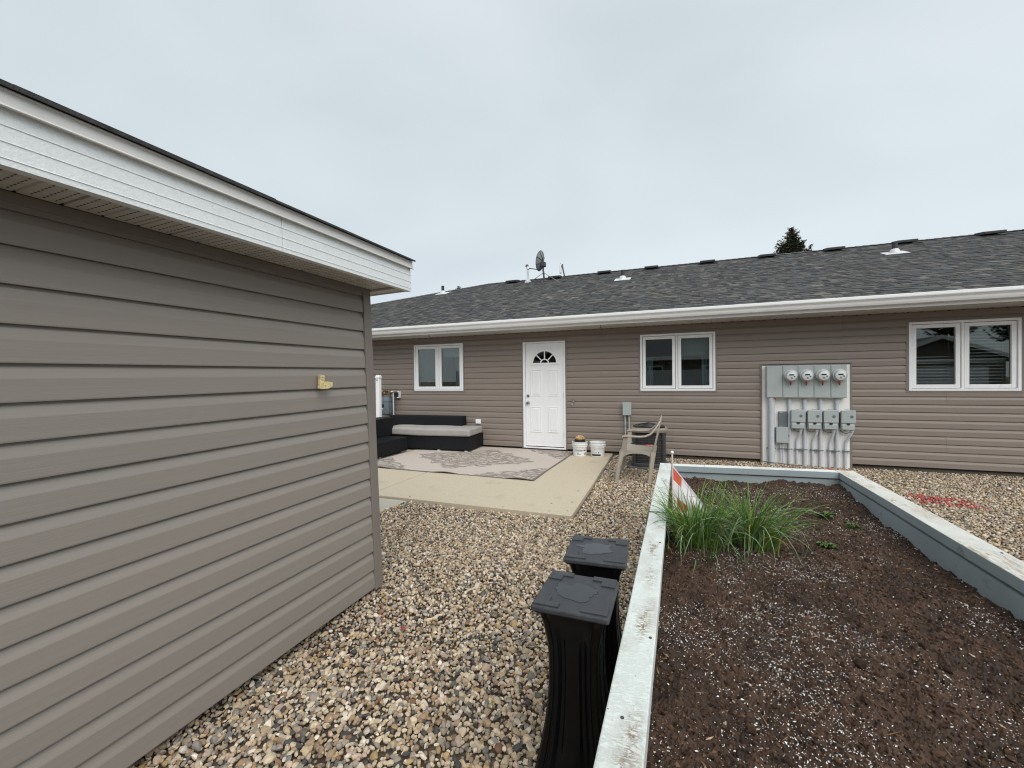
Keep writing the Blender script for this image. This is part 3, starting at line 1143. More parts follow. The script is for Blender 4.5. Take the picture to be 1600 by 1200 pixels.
while ds < 1.6:
    y = 0.18
    while y > YS0-0.32:
        w = random.uniform(0.55, 1.05) if row == 0 else random.uniform(0.12, 0.35)
        ex = random.uniform(-0.004, 0.013) if row == 0 else 0
        t = random.choice((0.006, 0.009, 0.013))
        c = pal[random.randrange(len(pal))]*0.55
        x0_, x1_ = 0.268+ex-ds*math.cos(ang), 0.268-(ds+0.17)*math.cos(ang)
        z0_, z1_ = 2.034+ds*math.sin(ang), 2.036+(ds+0.17)*math.sin(ang)
        n = len(V)
        y1 = y-w
        V += [(x0_, y, z0_+t), (x0_, y1, z0_+t), (x1_, y1, z1_), (x1_, y, z1_), (x0_, y, z0_), (x0_, y1, z0_), (x1_, y, z1_-0.006), (x1_, y1, z1_-0.006)]
        F += [(n, n+1, n+2, n+3), (n+4, n+5, n+1, n), (n+4, n, n+3, n+6), (n+5, n+7, n+2, n+1), (n+4, n+6, n+7, n+5)]
        C += [c]*8
        y = y1
    ds += EXPO
    row += 1
ss = mesh_np('shingles', np.array(V), np.array(F), m_shingle, np.array(C), False, 'stuff')
ss.parent = sroof

# wooden bracket screwed to the shed
m_raw_wood = mat('raw_pine', lin((222, 205, 150)), 0.7, 0.12, 30, 0.3, 80, (1, 6, 1), dirt=lin((160, 120, 70)), dirt_amt=0.36, dirt_scale=18)
MBk = MS @ Matrix.Translation((0.006, -0.378, 1.270)) @ Matrix.Rotation(R(-8), 4, 'X') @ Matrix.Scale(0.74, 4)
blk = thing('wooden_bracket', 'small raw yellow pine bracket screwed to the shed siding', 'bracket', matrix=MBk)
mb = MB()
mb.box(0.016, 0.040, -0.034, 0.004, -0.022, 0.078, 0.002)
mb.build('upright_block', m_raw_wood, blk)
mb = MB()
mb.prism([(-0.030, -0.026), (0.030, -0.016), (0.064, 0.004), (0.064, 0.034), (0.012, 0.034), (-0.030, 0.018)], 0.0405, 0.058, 'x')
mb.build('cleat', m_raw_wood, blk)
for q in ((-0.016, 0.060), (-0.013, 0.042), (-0.006, 0.0)):
    mb = MB()
    mb.lathe([(0.0042, 0), (0.0042, 0.002), (0.002, 0.003)], (0.0400 if q[1] > 0.035 else 0.0575, q[0], q[1]), 10, 'x')
    mb.build('screw', m_grey_dark, blk)

# ------------------------------------------------------------------ patio and path
m_conc = mat('tan_broomed_concrete', lin((190, 178, 156)), 0.9, 0.11, 70, 0.5, 130, detail=6, dirt=lin((174, 162, 141)), dirt_amt=0.36, dirt_scale=1.4)
m_conc2 = mat('grey_concrete', lin((172, 168, 152)), 0.9, 0.08, 2.5, 0.5, 130, detail=10)
patio = bpy.data.objects.new('patio', None)
COL.objects.link(patio)
patio['kind'] = 'structure'
patio['label'] = 'tan concrete patio slabs laid along the house below the door'
PT = 0.036
def slab(poly, z0, z1, m, parent, nm='slab'):
    bm = bmesh.new()
    vs = [bm.verts.new((p[0], p[1], z0)) for p in poly]
    f = bm.faces.new(vs)
    r = bmesh.ops.extrude_face_region(bm, geom=[f])
    for v in r['geom']:
        if isinstance(v, bmesh.types.BMVert):
            v.co.z = z1
    bmesh.ops.recalc_face_normals(bm, faces=bm.faces)
    ed = [e for e in bm.edges if all(abs(v.co.z-z1) < 1e-6 for v in e.verts)]
    bmesh.ops.bevel(bm, geom=ed, offset=0.009, segments=3, affect='EDGES', profile=0.5)
    me = bpy.data.meshes.new(nm)
    bm.to_mesh(me)
    bm.free()
    me.materials.append(m)
    o = bpy.data.objects.new(nm, me)
    COL.objects.link(o)
    o.parent = parent
    return o
slab([(-3.500, 4.150), (-1.010, 4.165), (-1.130, 7.885), (-3.556, 7.885)], -0.12, PT, m_conc, patio)
slab([(-6.6, 4.135), (-3.515, 4.150), (-3.571, 7.885), (-6.6, 7.885)], -0.12, PT, m_conc, patio)
pth = slab([(-4.3, 2.55), (-3.10, 2.55), (-2.955, 4.130), (-4.3, 4.124)], -0.12, 0.012, m_conc2, None, 'path')
tag(pth, 'grey concrete path behind the shed, lower than the patio', None, None, 'structure')

# ------------------------------------------------------------------ rug
m_rug = bpy.data.materials.new('rug_damask')
t, b = nodes_of(m_rug)
N, L_ = t.nodes, t.links
def mth(op, a, b_=None, clamp=False):
    n = N.new('ShaderNodeMath')
    n.operation = op
    n.use_clamp = clamp
    for i, q in enumerate((a, b_)):
        if q is None:
            continue
        if isinstance(q, (int, float)):
            n.inputs[i].default_value = q
        else:
            L_.new(q, n.inputs[i])
    return n.outputs[0]
tcn = N.new('ShaderNodeTexCoord')
sep = N.new('ShaderNodeSeparateXYZ')
L_.new(tcn.outputs['Object'], sep.inputs[0])
ax, ay = mth('ABSOLUTE', sep.outputs[0]), mth('ABSOLUTE', sep.outputs[1])
com = N.new('ShaderNodeCombineXYZ')
L_.new(ax, com.inputs[0])
L_.new(ay, com.inputs[1])
vor = N.new('ShaderNodeTexVoronoi')
vor.feature = 'DISTANCE_TO_EDGE'
vor.inputs['Scale'].default_value = 6.0
dn = N.new('ShaderNodeTexNoise')
dn.inputs['Scale'].default_value = 5
L_.new(com.outputs[0], dn.inputs['Vector'])
va = N.new('ShaderNodeVectorMath')
va.operation = 'MULTIPLY_ADD'
L_.new(dn.outputs['Color'], va.inputs[0])
va.inputs[1].default_value = (0.25, 0.25, 0)
L_.new(com.outputs[0], va.inputs[2])
L_.new(va.outputs[0], vor.inputs['Vector'])
wv = N.new('ShaderNodeTexWave')
wv.wave_type = 'RINGS'
wv.inputs['Scale'].default_value = 2.9
wv.inputs['Distortion'].default_value = 9.0
wv.inputs['Detail'].default_value = 2.5
L_.new(va.outputs[0], wv.inputs['Vector'])
fil = mth('GREATER_THAN', mth('ADD', wv.outputs['Fac'], mth('LESS_THAN', vor.outputs['Distance'], 0.05)), 0.50)
bigw = mth('MULTIPLY', mth('SUBTRACT', dn.outputs['Fac'], 0.5), 0.55)
med = mth('LESS_THAN', mth('ADD', mth('ADD', mth('DIVIDE', ax, 1.18), mth('DIVIDE', ay, 0.92)), bigw), 1.0)
cor = mth('GREATER_THAN', mth('ADD', mth('ADD', mth('DIVIDE', ax, 1.52), mth('DIVIDE', ay, 1.21)), mth('MULTIPLY', bigw, 0.6)), 1.30)
patt = mth('MULTIPLY', fil, mth('MAXIMUM', med, cor))
edge = mth('MAXIMUM', mth('GREATER_THAN', ax, 1.495), mth('GREATER_THAN', ay, 1.195))
mxr = N.new('ShaderNodeMix')
mxr.data_type = 'RGBA'
L_.new(patt, mxr.inputs[0])
mxr.inputs[6].default_value = (*lin((188, 177, 167)), 1)
mxr.inputs[7].default_value = (*lin((138, 129, 121)), 1)
mxe = N.new('ShaderNodeMix')
mxe.data_type = 'RGBA'
L_.new(edge, mxe.inputs[0])
L_.new(mxr.outputs[2], mxe.inputs[6])
mxe.inputs[7].default_value = (*lin((116, 106, 100)), 1)
nf = N.new('ShaderNodeTexNoise')
nf.inputs['Scale'].default_value = 60
L_.new(tcn.outputs['Object'], nf.inputs['Vector'])
mr = N.new('ShaderNodeMapRange')
mr.inputs[3].default_value = 0.82
mr.inputs[4].default_value = 1.18
L_.new(nf.outputs['Fac'], mr.inputs[0])
hs = N.new('ShaderNodeHueSaturation')
L_.new(mxe.outputs[2], hs.inputs['Color'])
L_.new(mr.outputs[0], hs.inputs['Value'])
L_.new(hs.outputs[0], b.inputs['Base Color'])
b.inputs['Roughness'].default_value = 0.95
RW, RD = 3.05, 2.42
nxr, nyr = 76, 40
vs, fs = [], []
for layer in (1, 0):
    for j in range(nyr+1):
        for i in range(nxr+1):
            x, y = -RW/2+RW*i/nxr, -RD/2+RD*j/nyr
            front = max(0.0, 1-(y+RD/2)/0.16)
            lift = 0.014*front*max(0, math.sin(x*5.2+0.8)+0.35*math.sin(x*11))
            z = 0.0015+lift+0.0025*abs(math.sin(x*1.9+y))
            vs.append((x+0.006*math.sin(y*4), y+0.008*math.sin(x*3.0), z+0.007*layer))
n1 = (nxr+1)*(nyr+1)
for j in range(nyr):
    for i in range(nxr):
        q = j*(nxr+1)+i
        fs.append((q, q+1, q+nxr+2, q+nxr+1))
        fs.append((n1+q, n1+q+nxr+1, n1+q+nxr+2, n1+q+1))
rim = [i for i in range(nxr+1)]+[j*(nxr+1)+nxr for j in range(1, nyr+1)]+[nyr*(nxr+1)+i for i in range(nxr-1, -1, -1)]+[j*(nxr+1) for j in range(nyr-1, 0, -1)]
for p, r in zip(rim, rim[1:]+rim[:1]):
    fs.append((p, n1+p, n1+r, r))
mb = MB()
mb.add(vs, fs)
rug = mb.build('patio_rug', m_rug, None, True)
rug.location = (-3.345, 6.640, PT)
rug.rotation_euler = (0, 0, R(-0.6))
tag(rug, 'greige outdoor rug with grey-brown damask medallion on the patio', 'rug')

# ------------------------------------------------------------------ sofa
m_wick = bpy.data.materials.new('black_wicker')
t, b = nodes_of(m_wick)
tcn = t.nodes.new('ShaderNodeTexCoord')
b.inputs['Base Color'].default_value = (0.007, 0.008, 0.0095, 1)
b.inputs['Roughness'].default_value = 0.6
b.inputs['Specular IOR Level'].default_value = 0.25
w1 = t.nodes.new('ShaderNodeTexWave')
w1.bands_direction = 'Z'
w1.inputs['Scale'].default_value = 38
w2 = t.nodes.new('ShaderNodeTexWave')
w2.bands_direction = 'DIAGONAL'
w2.inputs['Scale'].default_value = 14
t.links.new(tcn.outputs['Object'], w1.inputs['Vector'])
t.links.new(tcn.outputs['Object'], w2.inputs['Vector'])
ad = t.nodes.new('ShaderNodeMath')
ad.operation = 'MULTIPLY'
t.links.new(w1.outputs['Fac'], ad.inputs[0])
t.links.new(w2.outputs['Fac'], ad.inputs[1])
bp = t.nodes.new('ShaderNodeBump')
bp.inputs['Strength'].default_value = 0.6
bp.inputs['Distance'].default_value = 0.006
t.links.new(ad.outputs[0], bp.inputs['Height'])
t.links.new(bp.outputs[0], b.inputs['Normal'])
m_foot = mat('pale_plastic_foot', (0.55, 0.53, 0.50), 0.6)
FZ = PT+0.010
sofa = thing('wicker_sofa', 'low black wicker sofa unit against the house wall under a grey cushion', 'sofa', (-4.74, 7.46, FZ), R(4.0))
mb = MB()
mb.box(-1.03, 1.03, -0.38, 0.34, 0.020, 0.285, 0.012)
mb.build('seat_base', m_wick, sofa)
mb = MB()
mb.box(-1.03, 0.66, 0.10, 0.34, 0.2855, 0.625, 0.015)
mb.build('backrest', m_wick, sofa)
for x, y in ((-0.95, -0.32), (0.95, -0.34), (0.38, -0.345), (0.95, 0.27), (-0.95, 0.27)):
    mb = MB()
    mb.box(x-0.03, x+0.03, y-0.03, y+0.03, -0.003, 0.021, 0.003)
    mb.build('foot', m_foot, sofa)
sofa2 = thing('wicker_chaise', 'low black wicker chaise unit with a tall arm beside the white post', 'sofa', (-5.28, 6.02, FZ), 0)
mb = MB()
mb.box(-0.40, 0.40, -1.15, 0.85, 0.020, 0.280, 0.012)
mb.build('seat_base', m_wick, sofa2)
mb = MB()
mb.box(-0.40, -0.05, -1.15, 1.02, 0.2805, 0.630, 0.015)
mb.build('armrest', m_wick, sofa2)
for x, y in ((0.34, -0.9), (0.34, 0.08), (0.34, 0.74), (-0.34, 0.74), (-0.34, -0.9)):
    mb = MB()
    mb.box(x-0.03, x+0.03, y-0.03, y+0.03, -0.003, 0.021, 0.003)
    mb.build('foot', m_foot, sofa2)
m_cush = mat('grey_cushion_canvas', lin((160, 156, 152)), 0.9, 0.06, 4, 0.4, 220)
bm = bmesh.new()
bmesh.ops.create_cube(bm, size=1)
CL, CW, CT = 1.86, 0.70, 0.135
for v in bm.verts:
    v.co = Vector((v.co.x*CL, v.co.y*CW, v.co.z*CT))
bmesh.ops.bevel(bm, geom=bm.edges[:], offset=0.035, segments=4, affect='EDGES', profile=0.6)
bmesh.ops.subdivide_edges(bm, edges=[e for e in bm.edges if e.calc_length() > 0.3], cuts=14, use_grid_fill=True)
for v in bm.verts:
    u, w = v.co.x/(CL/2), v.co.y/(CW/2)
    puff = max(0, 1-abs(u)**4)*max(0, 1-abs(w)**4)
    v.co.z += (0.012*puff if v.co.z > 0 else 0)+0.004*math.sin(v.co.x*7+v.co.y*4)*puff
    v.co.y += 0.006*math.sin(v.co.x*4.0)
    v.co.z -= 0.010*math.sin(PI*(u+1)/2)*(1 if w < 0 else 0.5)
me = bpy.data.meshes.new('seat_cushion')
bm.to_mesh(me)
bm.free()
me.materials.append(m_cush)
me.polygons.foreach_set('use_smooth', [True]*len(me.polygons))
cush = bpy.data.objects.new('seat_cushion', me)
COL.objects.link(cush)
cush.location = (-4.62, 7.40, FZ+0.285+CT/2+0.010)
cush.rotation_euler = (0, 0, R(4.0))
tag(cush, 'long flat grey seat cushion lying on the black wicker sofa', 'cushion')

# white vinyl post behind the sofa
post = thing('vinyl_post', 'slim white vinyl post standing between sofa and gas meter', 'post', (-5.815, 7.2, PT), 0)
mb = MB()
mb.box(-0.042, 0.042, -0.042, 0.042, 0, 1.43, 0.006)
mb.build('shaft', m_white, post)
mb = MB()
mb.box(-0.052, 0.052, -0.052, 0.052, 1.43, 1.47, 0.010)
mb.box(-0.040, 0.040, -0.040, 0.040, 1.47, 1.498, 0.010)
mb.build('cap', m_white, post)
mb = MB()
mb.lathe([(0.014, 0), (0.014, 0.012), (0.006, 0.016)], (0.0, -0.042, 1.395), 10, 'y')
mb.build('eyelet', m_grey_dark, post)

# ------------------------------------------------------------------ gas meter
gm = thing('gas_meter', 'blue-grey gas meter with brass regulators on the wall by the white post', 'gas meter', (-6.03, 7.72, 0.0))
m_gas = mat('gas_meter_grey', lin((104, 116, 122)), 0.5, 0.1, 8, dirt=lin((92, 98, 98)), dirt_amt=0.38, dirt_scale=9)
m_brass = mat('aged_brass', lin((120, 100, 60)), 0.45, 0.2, 20, metal=0.5)
m_rust = mat('rusty_iron', lin((108, 60, 48)), 0.8, 0.25, 20)
mb = MB()
mb.loft([[(x*s, y*s, z) for x, y in ((-0.13, -0.09), (-0.09, -0.11), (0.09, -0.11), (0.13, -0.09), (0.13, 0.09), (0.09, 0.10), (-0.09, 0.10), (-0.13, 0.09))] for s, z in ((0.55, 0.66), (0.9, 0.685), (1.0, 0.72), (1.0, 0.90), (0.92, 0.935), (0.92, 0.945), (1.0, 0.955), (0.95, 1.02), (0.7, 1.06), (0.4, 1.075))])
mb.build('meter_body', m_gas, gm, True)
mb = MB()
mb.box(-0.075, 0.03, -0.118, -0.108, 0.83, 0.90, 0.004)
mb.build('index_window', m_black_pl, gm)
mb = MB()
mb.box(-0.075, 0.0, -0.113, -0.109, 0.79, 0.805)
mb.build('number_plate', m_white, gm)
mb = MB()
mb.tube([(-0.10, 0.0, 1.05), (-0.10, 0, 1.14), (-0.10, 0.04, 1.17), (-0.10, 0.18, 1.17)], 0.022, 10)
mb.build('inlet_pipe', m_brass, gm, True)
mb = MB()
mb.tube([(0.09, 0, 1.05), (0.09, 0, 1.12), (0.13, 0, 1.15), (0.20, 0, 1.15)], 0.022, 10)
mb.build('union_pipe', m_brass, gm, True)
mb = MB()
mb.lathe([(0.02, 0), (0.055, 0.008), (0.058, 0.02), (0.04, 0.035), (0.022, 0.06), (0.022, 0.075)], (-0.02, -0.03, 1.105), 16)
mb.build('regulator', m_brass, gm, True)
mb = MB()
mb.lathe([(0.014, 0), (0.034, 0.004), (0.034, 0.016), (0.014, 0.02)], (-0.02, -0.03, 1.182), 14)
mb.lathe([(0.014, 0), (0.034, 0.004), (0.034, 0.016), (0.014, 0.02)], (0.12, -0.02, 1.178), 14)
mb.build('valve_cap', m_rust, gm, True)
mb = MB()
mb.tube([(0.06, 0.02, 0.68), (0.06, 0.02, 0.585), (0.06, 0.16, 0.585)], 0.02, 10)
mb.build('outlet_pipe', m_gas, gm, True)
mb = MB()
mb.tube([(-0.18, 0.05, 0.585), (0.08, 0.05, 0.585)], 0.014, 8)
mb.build('support_rail', m_rust, gm, True)
mb = MB()
mb.tube([(0.195, 0.0, 0.03), (0.190, 0, 1.15)], 0.016, 10)
mb.build('stand_pipe', m_conduit, gm, True)
mb = MB()
mb.box(0.10, 0.19, -0.03, 0.02, 1.165, 1.185, 0.002)
mb.box(0.21, 0.265, 0.10, 0.17, 1.155, 1.172, 0.002)
mb.box(0.205, 0.265, 0.10, 0.17, 1.03, 1.055, 0.002)
mb.box(0.255, 0.268, 0.10, 0.17, 1.055, 1.155, 0.002)
mb.build('bracket', m_white, gm)
mb = MB()
mb.box(0.135, 0.252, 0.09, 0.165, 1.056, 1.153, 0.004)
mb.build('transmitter', m_black_pl, gm)

# ------------------------------------------------------------------ small fittings on the wall
ol = thing('outdoor_outlet', 'small white covered power outlet low on the siding beside the sofa', 'outlet', (-3.856, WALL_Y-0.016, 0.55))
mb = MB()
mb.box(-0.058, 0.058, -0.014, 0.012, -0.048, 0.048, 0.004)
mb.build('box', m_white, ol)
mb = MB()
mb.box(-0.050, 0.050, -0.032, -0.0145, -0.040, 0.040, 0.005)
mb.build('cover', m_white, ol)
hb = thing('hose_tap', 'small brass hose tap on the siding beside the white door', 'tap', (-1.862, WALL_Y-0.016, 0.974))
mb = MB()
mb.lathe([(0.030, 0), (0.030, 0.006), (0.012, 0.010), (0.012, 0.05)], (0, 0, 0), 14, 'y')
mb.tube([(0, -0.045, 0.0), (0, -0.075, -0.012), (0, -0.095, -0.05)], [0.016, 0.015, 0.013], 10)
mb.build('spout', m_steel, hb, True)
mb = MB()
mb.tube([(0, -0.06, 0.0), (0.004, -0.075, 0.05)], 0.006, 8)
mb.lathe([(0.010, 0), (0.026, 0.003), (0.026, 0.010), (0.010, 0.012)], (0.004, -0.075, 0.045), 12)
mb.build('handle', m_steel, hb, True)
db = thing('disconnect_box', 'grey electrical disconnect box with two conduits above the air conditioner', 'electrical box', (-0.864, WALL_Y-0.016, 0.868))
mb = MB()
mb.box(-0.070, 0.070, -0.085, 0.012, -0.115, 0.112, 0.005)
mb.build('box', m_grey_metal, db)
mb = MB()
mb.box(-0.074, 0.074, -0.092, -0.0855, -0.118, 0.118, 0.003)
mb.build('lid', m_grey_metal, db)
for x, pts in ((-0.035, [(-0.035, -0.04, -0.115), (-0.035, -0.04, -0.45), (-0.035, -0.03, -0.62), (-0.03, -0.03, -0.86)]), (0.034, [(0.034, -0.04, -0.115), (0.034, -0.04, -0.32), (0.04, -0.06, -0.46), (0.10, -0.24, -0.60)])):
    mb = MB()
    mb.tube(pts, 0.0135, 10)
    mb.build('conduit', m_grey_metal, db, True)
mb = MB()
mb.box(-0.052, -0.018, -0.056, -0.012, -0.32, -0.305)
mb.build('strap', m_grey_dark, db)

m_hook = mat('black_hook_steel', (0.02, 0.02, 0.02), 0.4)
for x, y, lb_ in ((-4.67, 7.345, 'small black hook under the eave above the curtained window'), (-1.245, 7.345, 'small black hook under the eave between door and middle window')):
    o = thing('eave_hook', lb_, 'hook', (x, y, SOF_Z), 0, 'hooks under the eave')
    mb = MB()
    mb.lathe([(0.014, 0.0), (0.014, -0.004), (0.005, -0.006)], (0, 0, 0), 10)
    mb.build('base', m_hook, o)
    mb = MB()
    mb.tube([(0, 0, -0.004), (0, 0, -0.035), (0.006, 0, -0.05), (0.018, 0, -0.052), (0.024, 0, -0.04)], 0.0045, 6)
    mb.build('shank', m_hook, o, True)

# ------------------------------------------------------------------ electricity meter panel
mp_ = thing('meter_panel', 'white board with four round electricity meters, grey switch boxes and conduits', 'meter panel', (1.844, WALL_Y, 0))
YB = WALL_Y-0.026
def mpart(nm, mb, m, parent=None, smooth=False):
    return part(nm, mb, m, parent or mp_, smooth)
mb = MB()
mb.box(BOARD[0], BOARD[1], YB, WALL_Y+0.003, BOARD[2], BOARD[3]-0.012)
mpart('backboard', mb, m_board)
mb = MB()
mb.box(BOARD[0]-T, BOARD[0]-0.001, WALL_Y-0.030, WALL_Y+0.002, BOARD[2], BOARD[3])
mb.box(BOARD[1]+0.001, BOARD[1]+T, WALL_Y-0.030, WALL_Y+0.002, BOARD[2], BOARD[3])
mb.box(BOARD[0]-0.001, BOARD[1]+0.001, WALL_Y-0.030, WALL_Y+0.002, BOARD[3]-0.011, BOARD[3])
mpart('siding_trim', mb, m_trim)
YC = WALL_Y-0.135
xs = [1.305, 1.526, 1.730, 1.938, 2.153, 2.357]
for i in range(5):
    mb = MB()
    mb.box(xs[i]+0.0015, xs[i+1]-0.0015, YC, YB-0.0005, 1.081, 1.582, 0.003)
    cab = mpart('cabinet', mb, m_grey_metal)
    mb = MB()
    mb.box(xs[i]+0.008, xs[i+1]-0.006, YC-0.004, YC-0.0005, 1.086, 1.574, 0.0015)
    mpart('cabinet_cover', mb, m_grey_metal, cab)
m_mface = mat('meter_face', lin((246, 247, 247)), 0.5)
m_mglass = glass_mat('meter_dome_glass', (0.98, 0.99, 0.99), 0.7)
m_collar = mat('meter_collar', lin((196, 200, 198)), 0.3, 0.05, 5, metal=0.3)
for x in (1.629, 1.836, 2.045, 2.255):
    z = 1.424
    mb = MB()
    mb.lathe([(0.086, 0.0), (0.086, 0.035), (0.092, 0.037), (0.092, 0.050), (0.084, 0.054), (0.078, 0.060), (0.075, 0.088), (0.071, 0.090)], (x, YC-0.0045, z), 32, 'y')
    me_ = mpart('meter', mb, m_collar, None, True)
    mb = MB()
    mb.lathe([(0.0705, 0.090), (0.0705, 0.0935), (0.002, 0.0940)], (x, YC-0.0045, z), 32, 'y')
    mpart('dial_face', mb, m_mface, me_, True)
    mb = MB()
    mb.box(x-0.034, x+0.030, YC-0.1005, YC-0.0990, z+0.004, z+0.024)
    mpart('display', mb, m_black, me_)
    mb = MB()
    mb.box(x+0.026, x+0.046, YC-0.1005, YC-0.0990, z-0.022, z-0.004)
    mb.box(x-0.010, x+0.012, YC-0.1005, YC-0.0990, z-0.046, z-0.040)
    mb.box(x-0.010, x+0.012, YC-0.1005, YC-0.0990, z-0.035, z-0.030)
    mb.box(x-0.010, x-0.004, YC-0.1005, YC-0.0990, z-0.0295, z-0.018)
    mpart('dial_print', mb, m_grey_dark, me_)
    mb = MB()
    mb.lathe([(0.074, 0.088), (0.074, 0.104), (0.070, 0.113), (0.060, 0.118), (0.004, 0.119)], (x, YC-0.0045, z), 32, 'y')
    mpart('glass_dome', mb, m_mglass, me_, True)
    mb = MB()
    mb.box(x-0.016, x+0.004, YC-0.058, YC-0.034, z-0.118, z-0.088, 0.003)
    mb.tube([(x-0.006, YC-0.046, z-0.115), (x-0.002, YC-0.04, z-0.150)], [0.012, 0.008], 8)
    mpart('red_seal', mb, m_red, me_)
mb = MB()
mb.tube([(1.415, YC-0.01, 1.085), (1.425, YC-0.012, 1.05)], [0.012, 0.006], 8)
mpart('red_seal', mb, m_red)
mb = MB()
mb.tube([(1.380, YB-0.052, 1.082), (1.380, YB-0.052, -0.06)], 0.045, 20)
big = mpart('conduit', mb, m_conduit, None, True)
mb = MB()
for q in (1.055, 0.20):
    mb.tube([(1.380, YB-0.052, q-0.03), (1.380, YB-0.052, q+0.03)], 0.049, 20)
mpart('coupling', mb, m_conduit, big, True)
for x in (1.632, 1.836, 2.044, 2.252):
    mb = MB()
    mb.tube([(x, YB-0.032, 1.082), (x, YB-0.032, -0.06)], 0.0245, 16)
    cd = mpart('conduit', mb, m_conduit, None, True)
    mb = MB()
    mb.tube([(x, YB-0.032, 0.985), (x, YB-0.032, 1.0815)], 0.029, 16)
    mpart('coupling', mb, m_conduit, cd, True)
for x0, x1 in ((1.639, 1.820), (1.857, 2.035), (2.062, 2.243), (2.283, 2.455)):
    yb2 = YB-0.058
    yf2 = WALL_Y-0.150
    mb = MB()
    mb.box(x0, x1, yf2+0.012, yb2, 0.603, 0.880, 0.005)
    sw = mpart('switch_box', mb, m_grey_metal)
    mb = MB()
    mb.box(x0-0.004, x1+0.004, yf2-0.010, yf2+0.0115, 0.702, 0.895, 0.008)
    mpart('lid', mb, m_grey_metal, sw)
    mb = MB()
    mb.box(x0+0.008, x1-0.010, yf2-0.004, yf2+0.0115, 0.604, 0.672, 0.004)
    mpart('lower_cover', mb, m_grey_metal, sw)
    mb = MB()
    mb.box(x0+0.012, x1-0.012, yf2+0.006, yf2+0.0118, 0.672, 0.700)
    mpart('hasp_plate', mb, m_conduit, sw)
    mb = MB()
    xm = (x0+x1)/2
    mb.box(xm-0.018, xm+0.018, yf2-0.012, yf2+0.006, 0.676, 0.702, 0.003)
    mpart('padlock_hasp', mb, m_black_pl, sw)
    mb = MB()
    mb.lathe([(0.021, 0), (0.021, 0.004), (0.012, 0.006), (0.010, 0.004)], (x0+0.125, yf2-0.0102, 0.802), 16, 'y')
    mpart('knockout', mb, m_grey_dark, sw, True)
    mb = MB()
    mb.box(xm-0.02, xm+0.02, yb2-0.05, yb2, 0.8955, 0.906, 0.003)
    mpart('hub', mb, m_grey_metal, sw)
    mb = MB()
    mb.box(x0+0.008, x1-0.01, yb2, YB-0.0005, 0.62, 0.86)
    mpart('stand_off', mb, m_grey_dark, sw)
for pts in ([(1.775, 0.603), (1.775, 0.54), (1.735, 0.43), (1.730, 0.36), (1.730, -0.06)], [(1.985, 0.603), (1.985, 0.54), (1.945, 0.42), (1.940, 0.36), (1.940, -0.06)], [(2.200, 0.603), (2.200, 0.54), (2.165, 0.40), (2.160, 0.34), (2.160, -0.06)], [(2.425, 0.603), (2.425, 0.545), (2.375, 0.43), (2.360, 0.36), (2.360, -0.06)]):
    y0 = WALL_Y-0.10
    mb = MB()
    P3 = [(p[0], y0+(0.045 if i >= 2 else 0.0), p[1]) for i, p in enumerate(pts)]
    Q3 = [P3[0]]
    for i in range(1, len(P3)-1):
        p, c, n_ = Vector(P3[i-1]), Vector(P3[i]), Vector(P3[i+1])
        Q3 += [tuple(c+(p-c).normalized()*min(0.03, (p-c).length*0.4)), tuple(c+(n_-c).normalized()*min(0.03, (n_-c).length*0.4))]
    Q3.append(P3[-1])
    mb.tube(Q3, 0.019, 12)
    cd = mpart('flexible_conduit', mb, m_conduit, None, True)
    mb = MB()
    mb.tube([P3[0], (P3[0][0], P3[0][1], P3[0][2]-0.04)], 0.024, 12)
    mpart('coupling', mb, m_conduit, cd, True)
mb = MB()
mb.box(1.482, 1.600, YB-0.045, YB-0.0005, 0.607, 0.858, 0.004)
dk = mpart('control_box', mb, m_grey_dark)
mb = MB()
mb.box(1.495, 1.540, YB-0.047, YB-0.0455, 0.842, 0.847)
mb.box(1.495, 1.540, YB-0.047, YB-0.0455, 0.622, 0.627)
mpart('label_strip', mb, m_conduit, dk)
mb = MB()
mb.box(1.436, 1.604, YB-0.100, YB-0.0005, 0.366, 0.612, 0.005)
lb = mpart('junction_box', mb, m_grey_metal)
mb = MB()
mb.box(1.438, 1.603, YB-0.108, YB-0.1005, 0.368, 0.618, 0.003)
mpart('lid', mb, m_grey_metal, lb)
mb = MB()
mb.box(1.605, 1.617, YB-0.09, YB-0.07, 0.455, 0.50, 0.002)
mpart('hasp', mb, m_black_pl, lb)
for x in (1.508, 1.538):
    mb = MB()
    mb.tube([(x, YB-0.045, 0.366), (x, YB-0.045, -0.06)], 0.0105, 10)
    mpart('conduit', mb, m_conduit, None, True)
for x0, x1 in ((1.318, 1.442), (1.478, 1.668), (1.702, 1.868), (1.906, 2.076), (2.126, 2.288), (2.326, 2.420)):
    mb = MB()
    mb.box(x0, x1, YB-0.060, YB-0.0005, 0.262, 0.274, 0.002)
    mpart('strap', mb, m_grey_dark)
for k, (xa, xb_) in enumerate(((1.67, 1.80), (1.84, 2.0), (2.06, 2.23), (2.28, 2.44))):
    mb = MB()
    mb.tube([(xa+(xb_-xa)*i/8, YB-0.05+0.006*math.sin(i), 0.60-0.05*math.sin(PI*i/8)-0.01*k/3) for i in range(9)], 0.0035, 6)
    mpart('cable', mb, m_black_pl if k != 1 else m_brass, None, True)
mb = MB()
mb.tube([(1.245, WALL_Y-0.05, 0.05), (1.36, WALL_Y-0.14, 0.046), (1.47, WALL_Y-0.10, 0.038), (1.60, WALL_Y-0.10, 0.026), (1.78, WALL_Y-0.11, 0.014)], 0.005, 6)
mpart('cable', mb, m_black_pl, None, True)

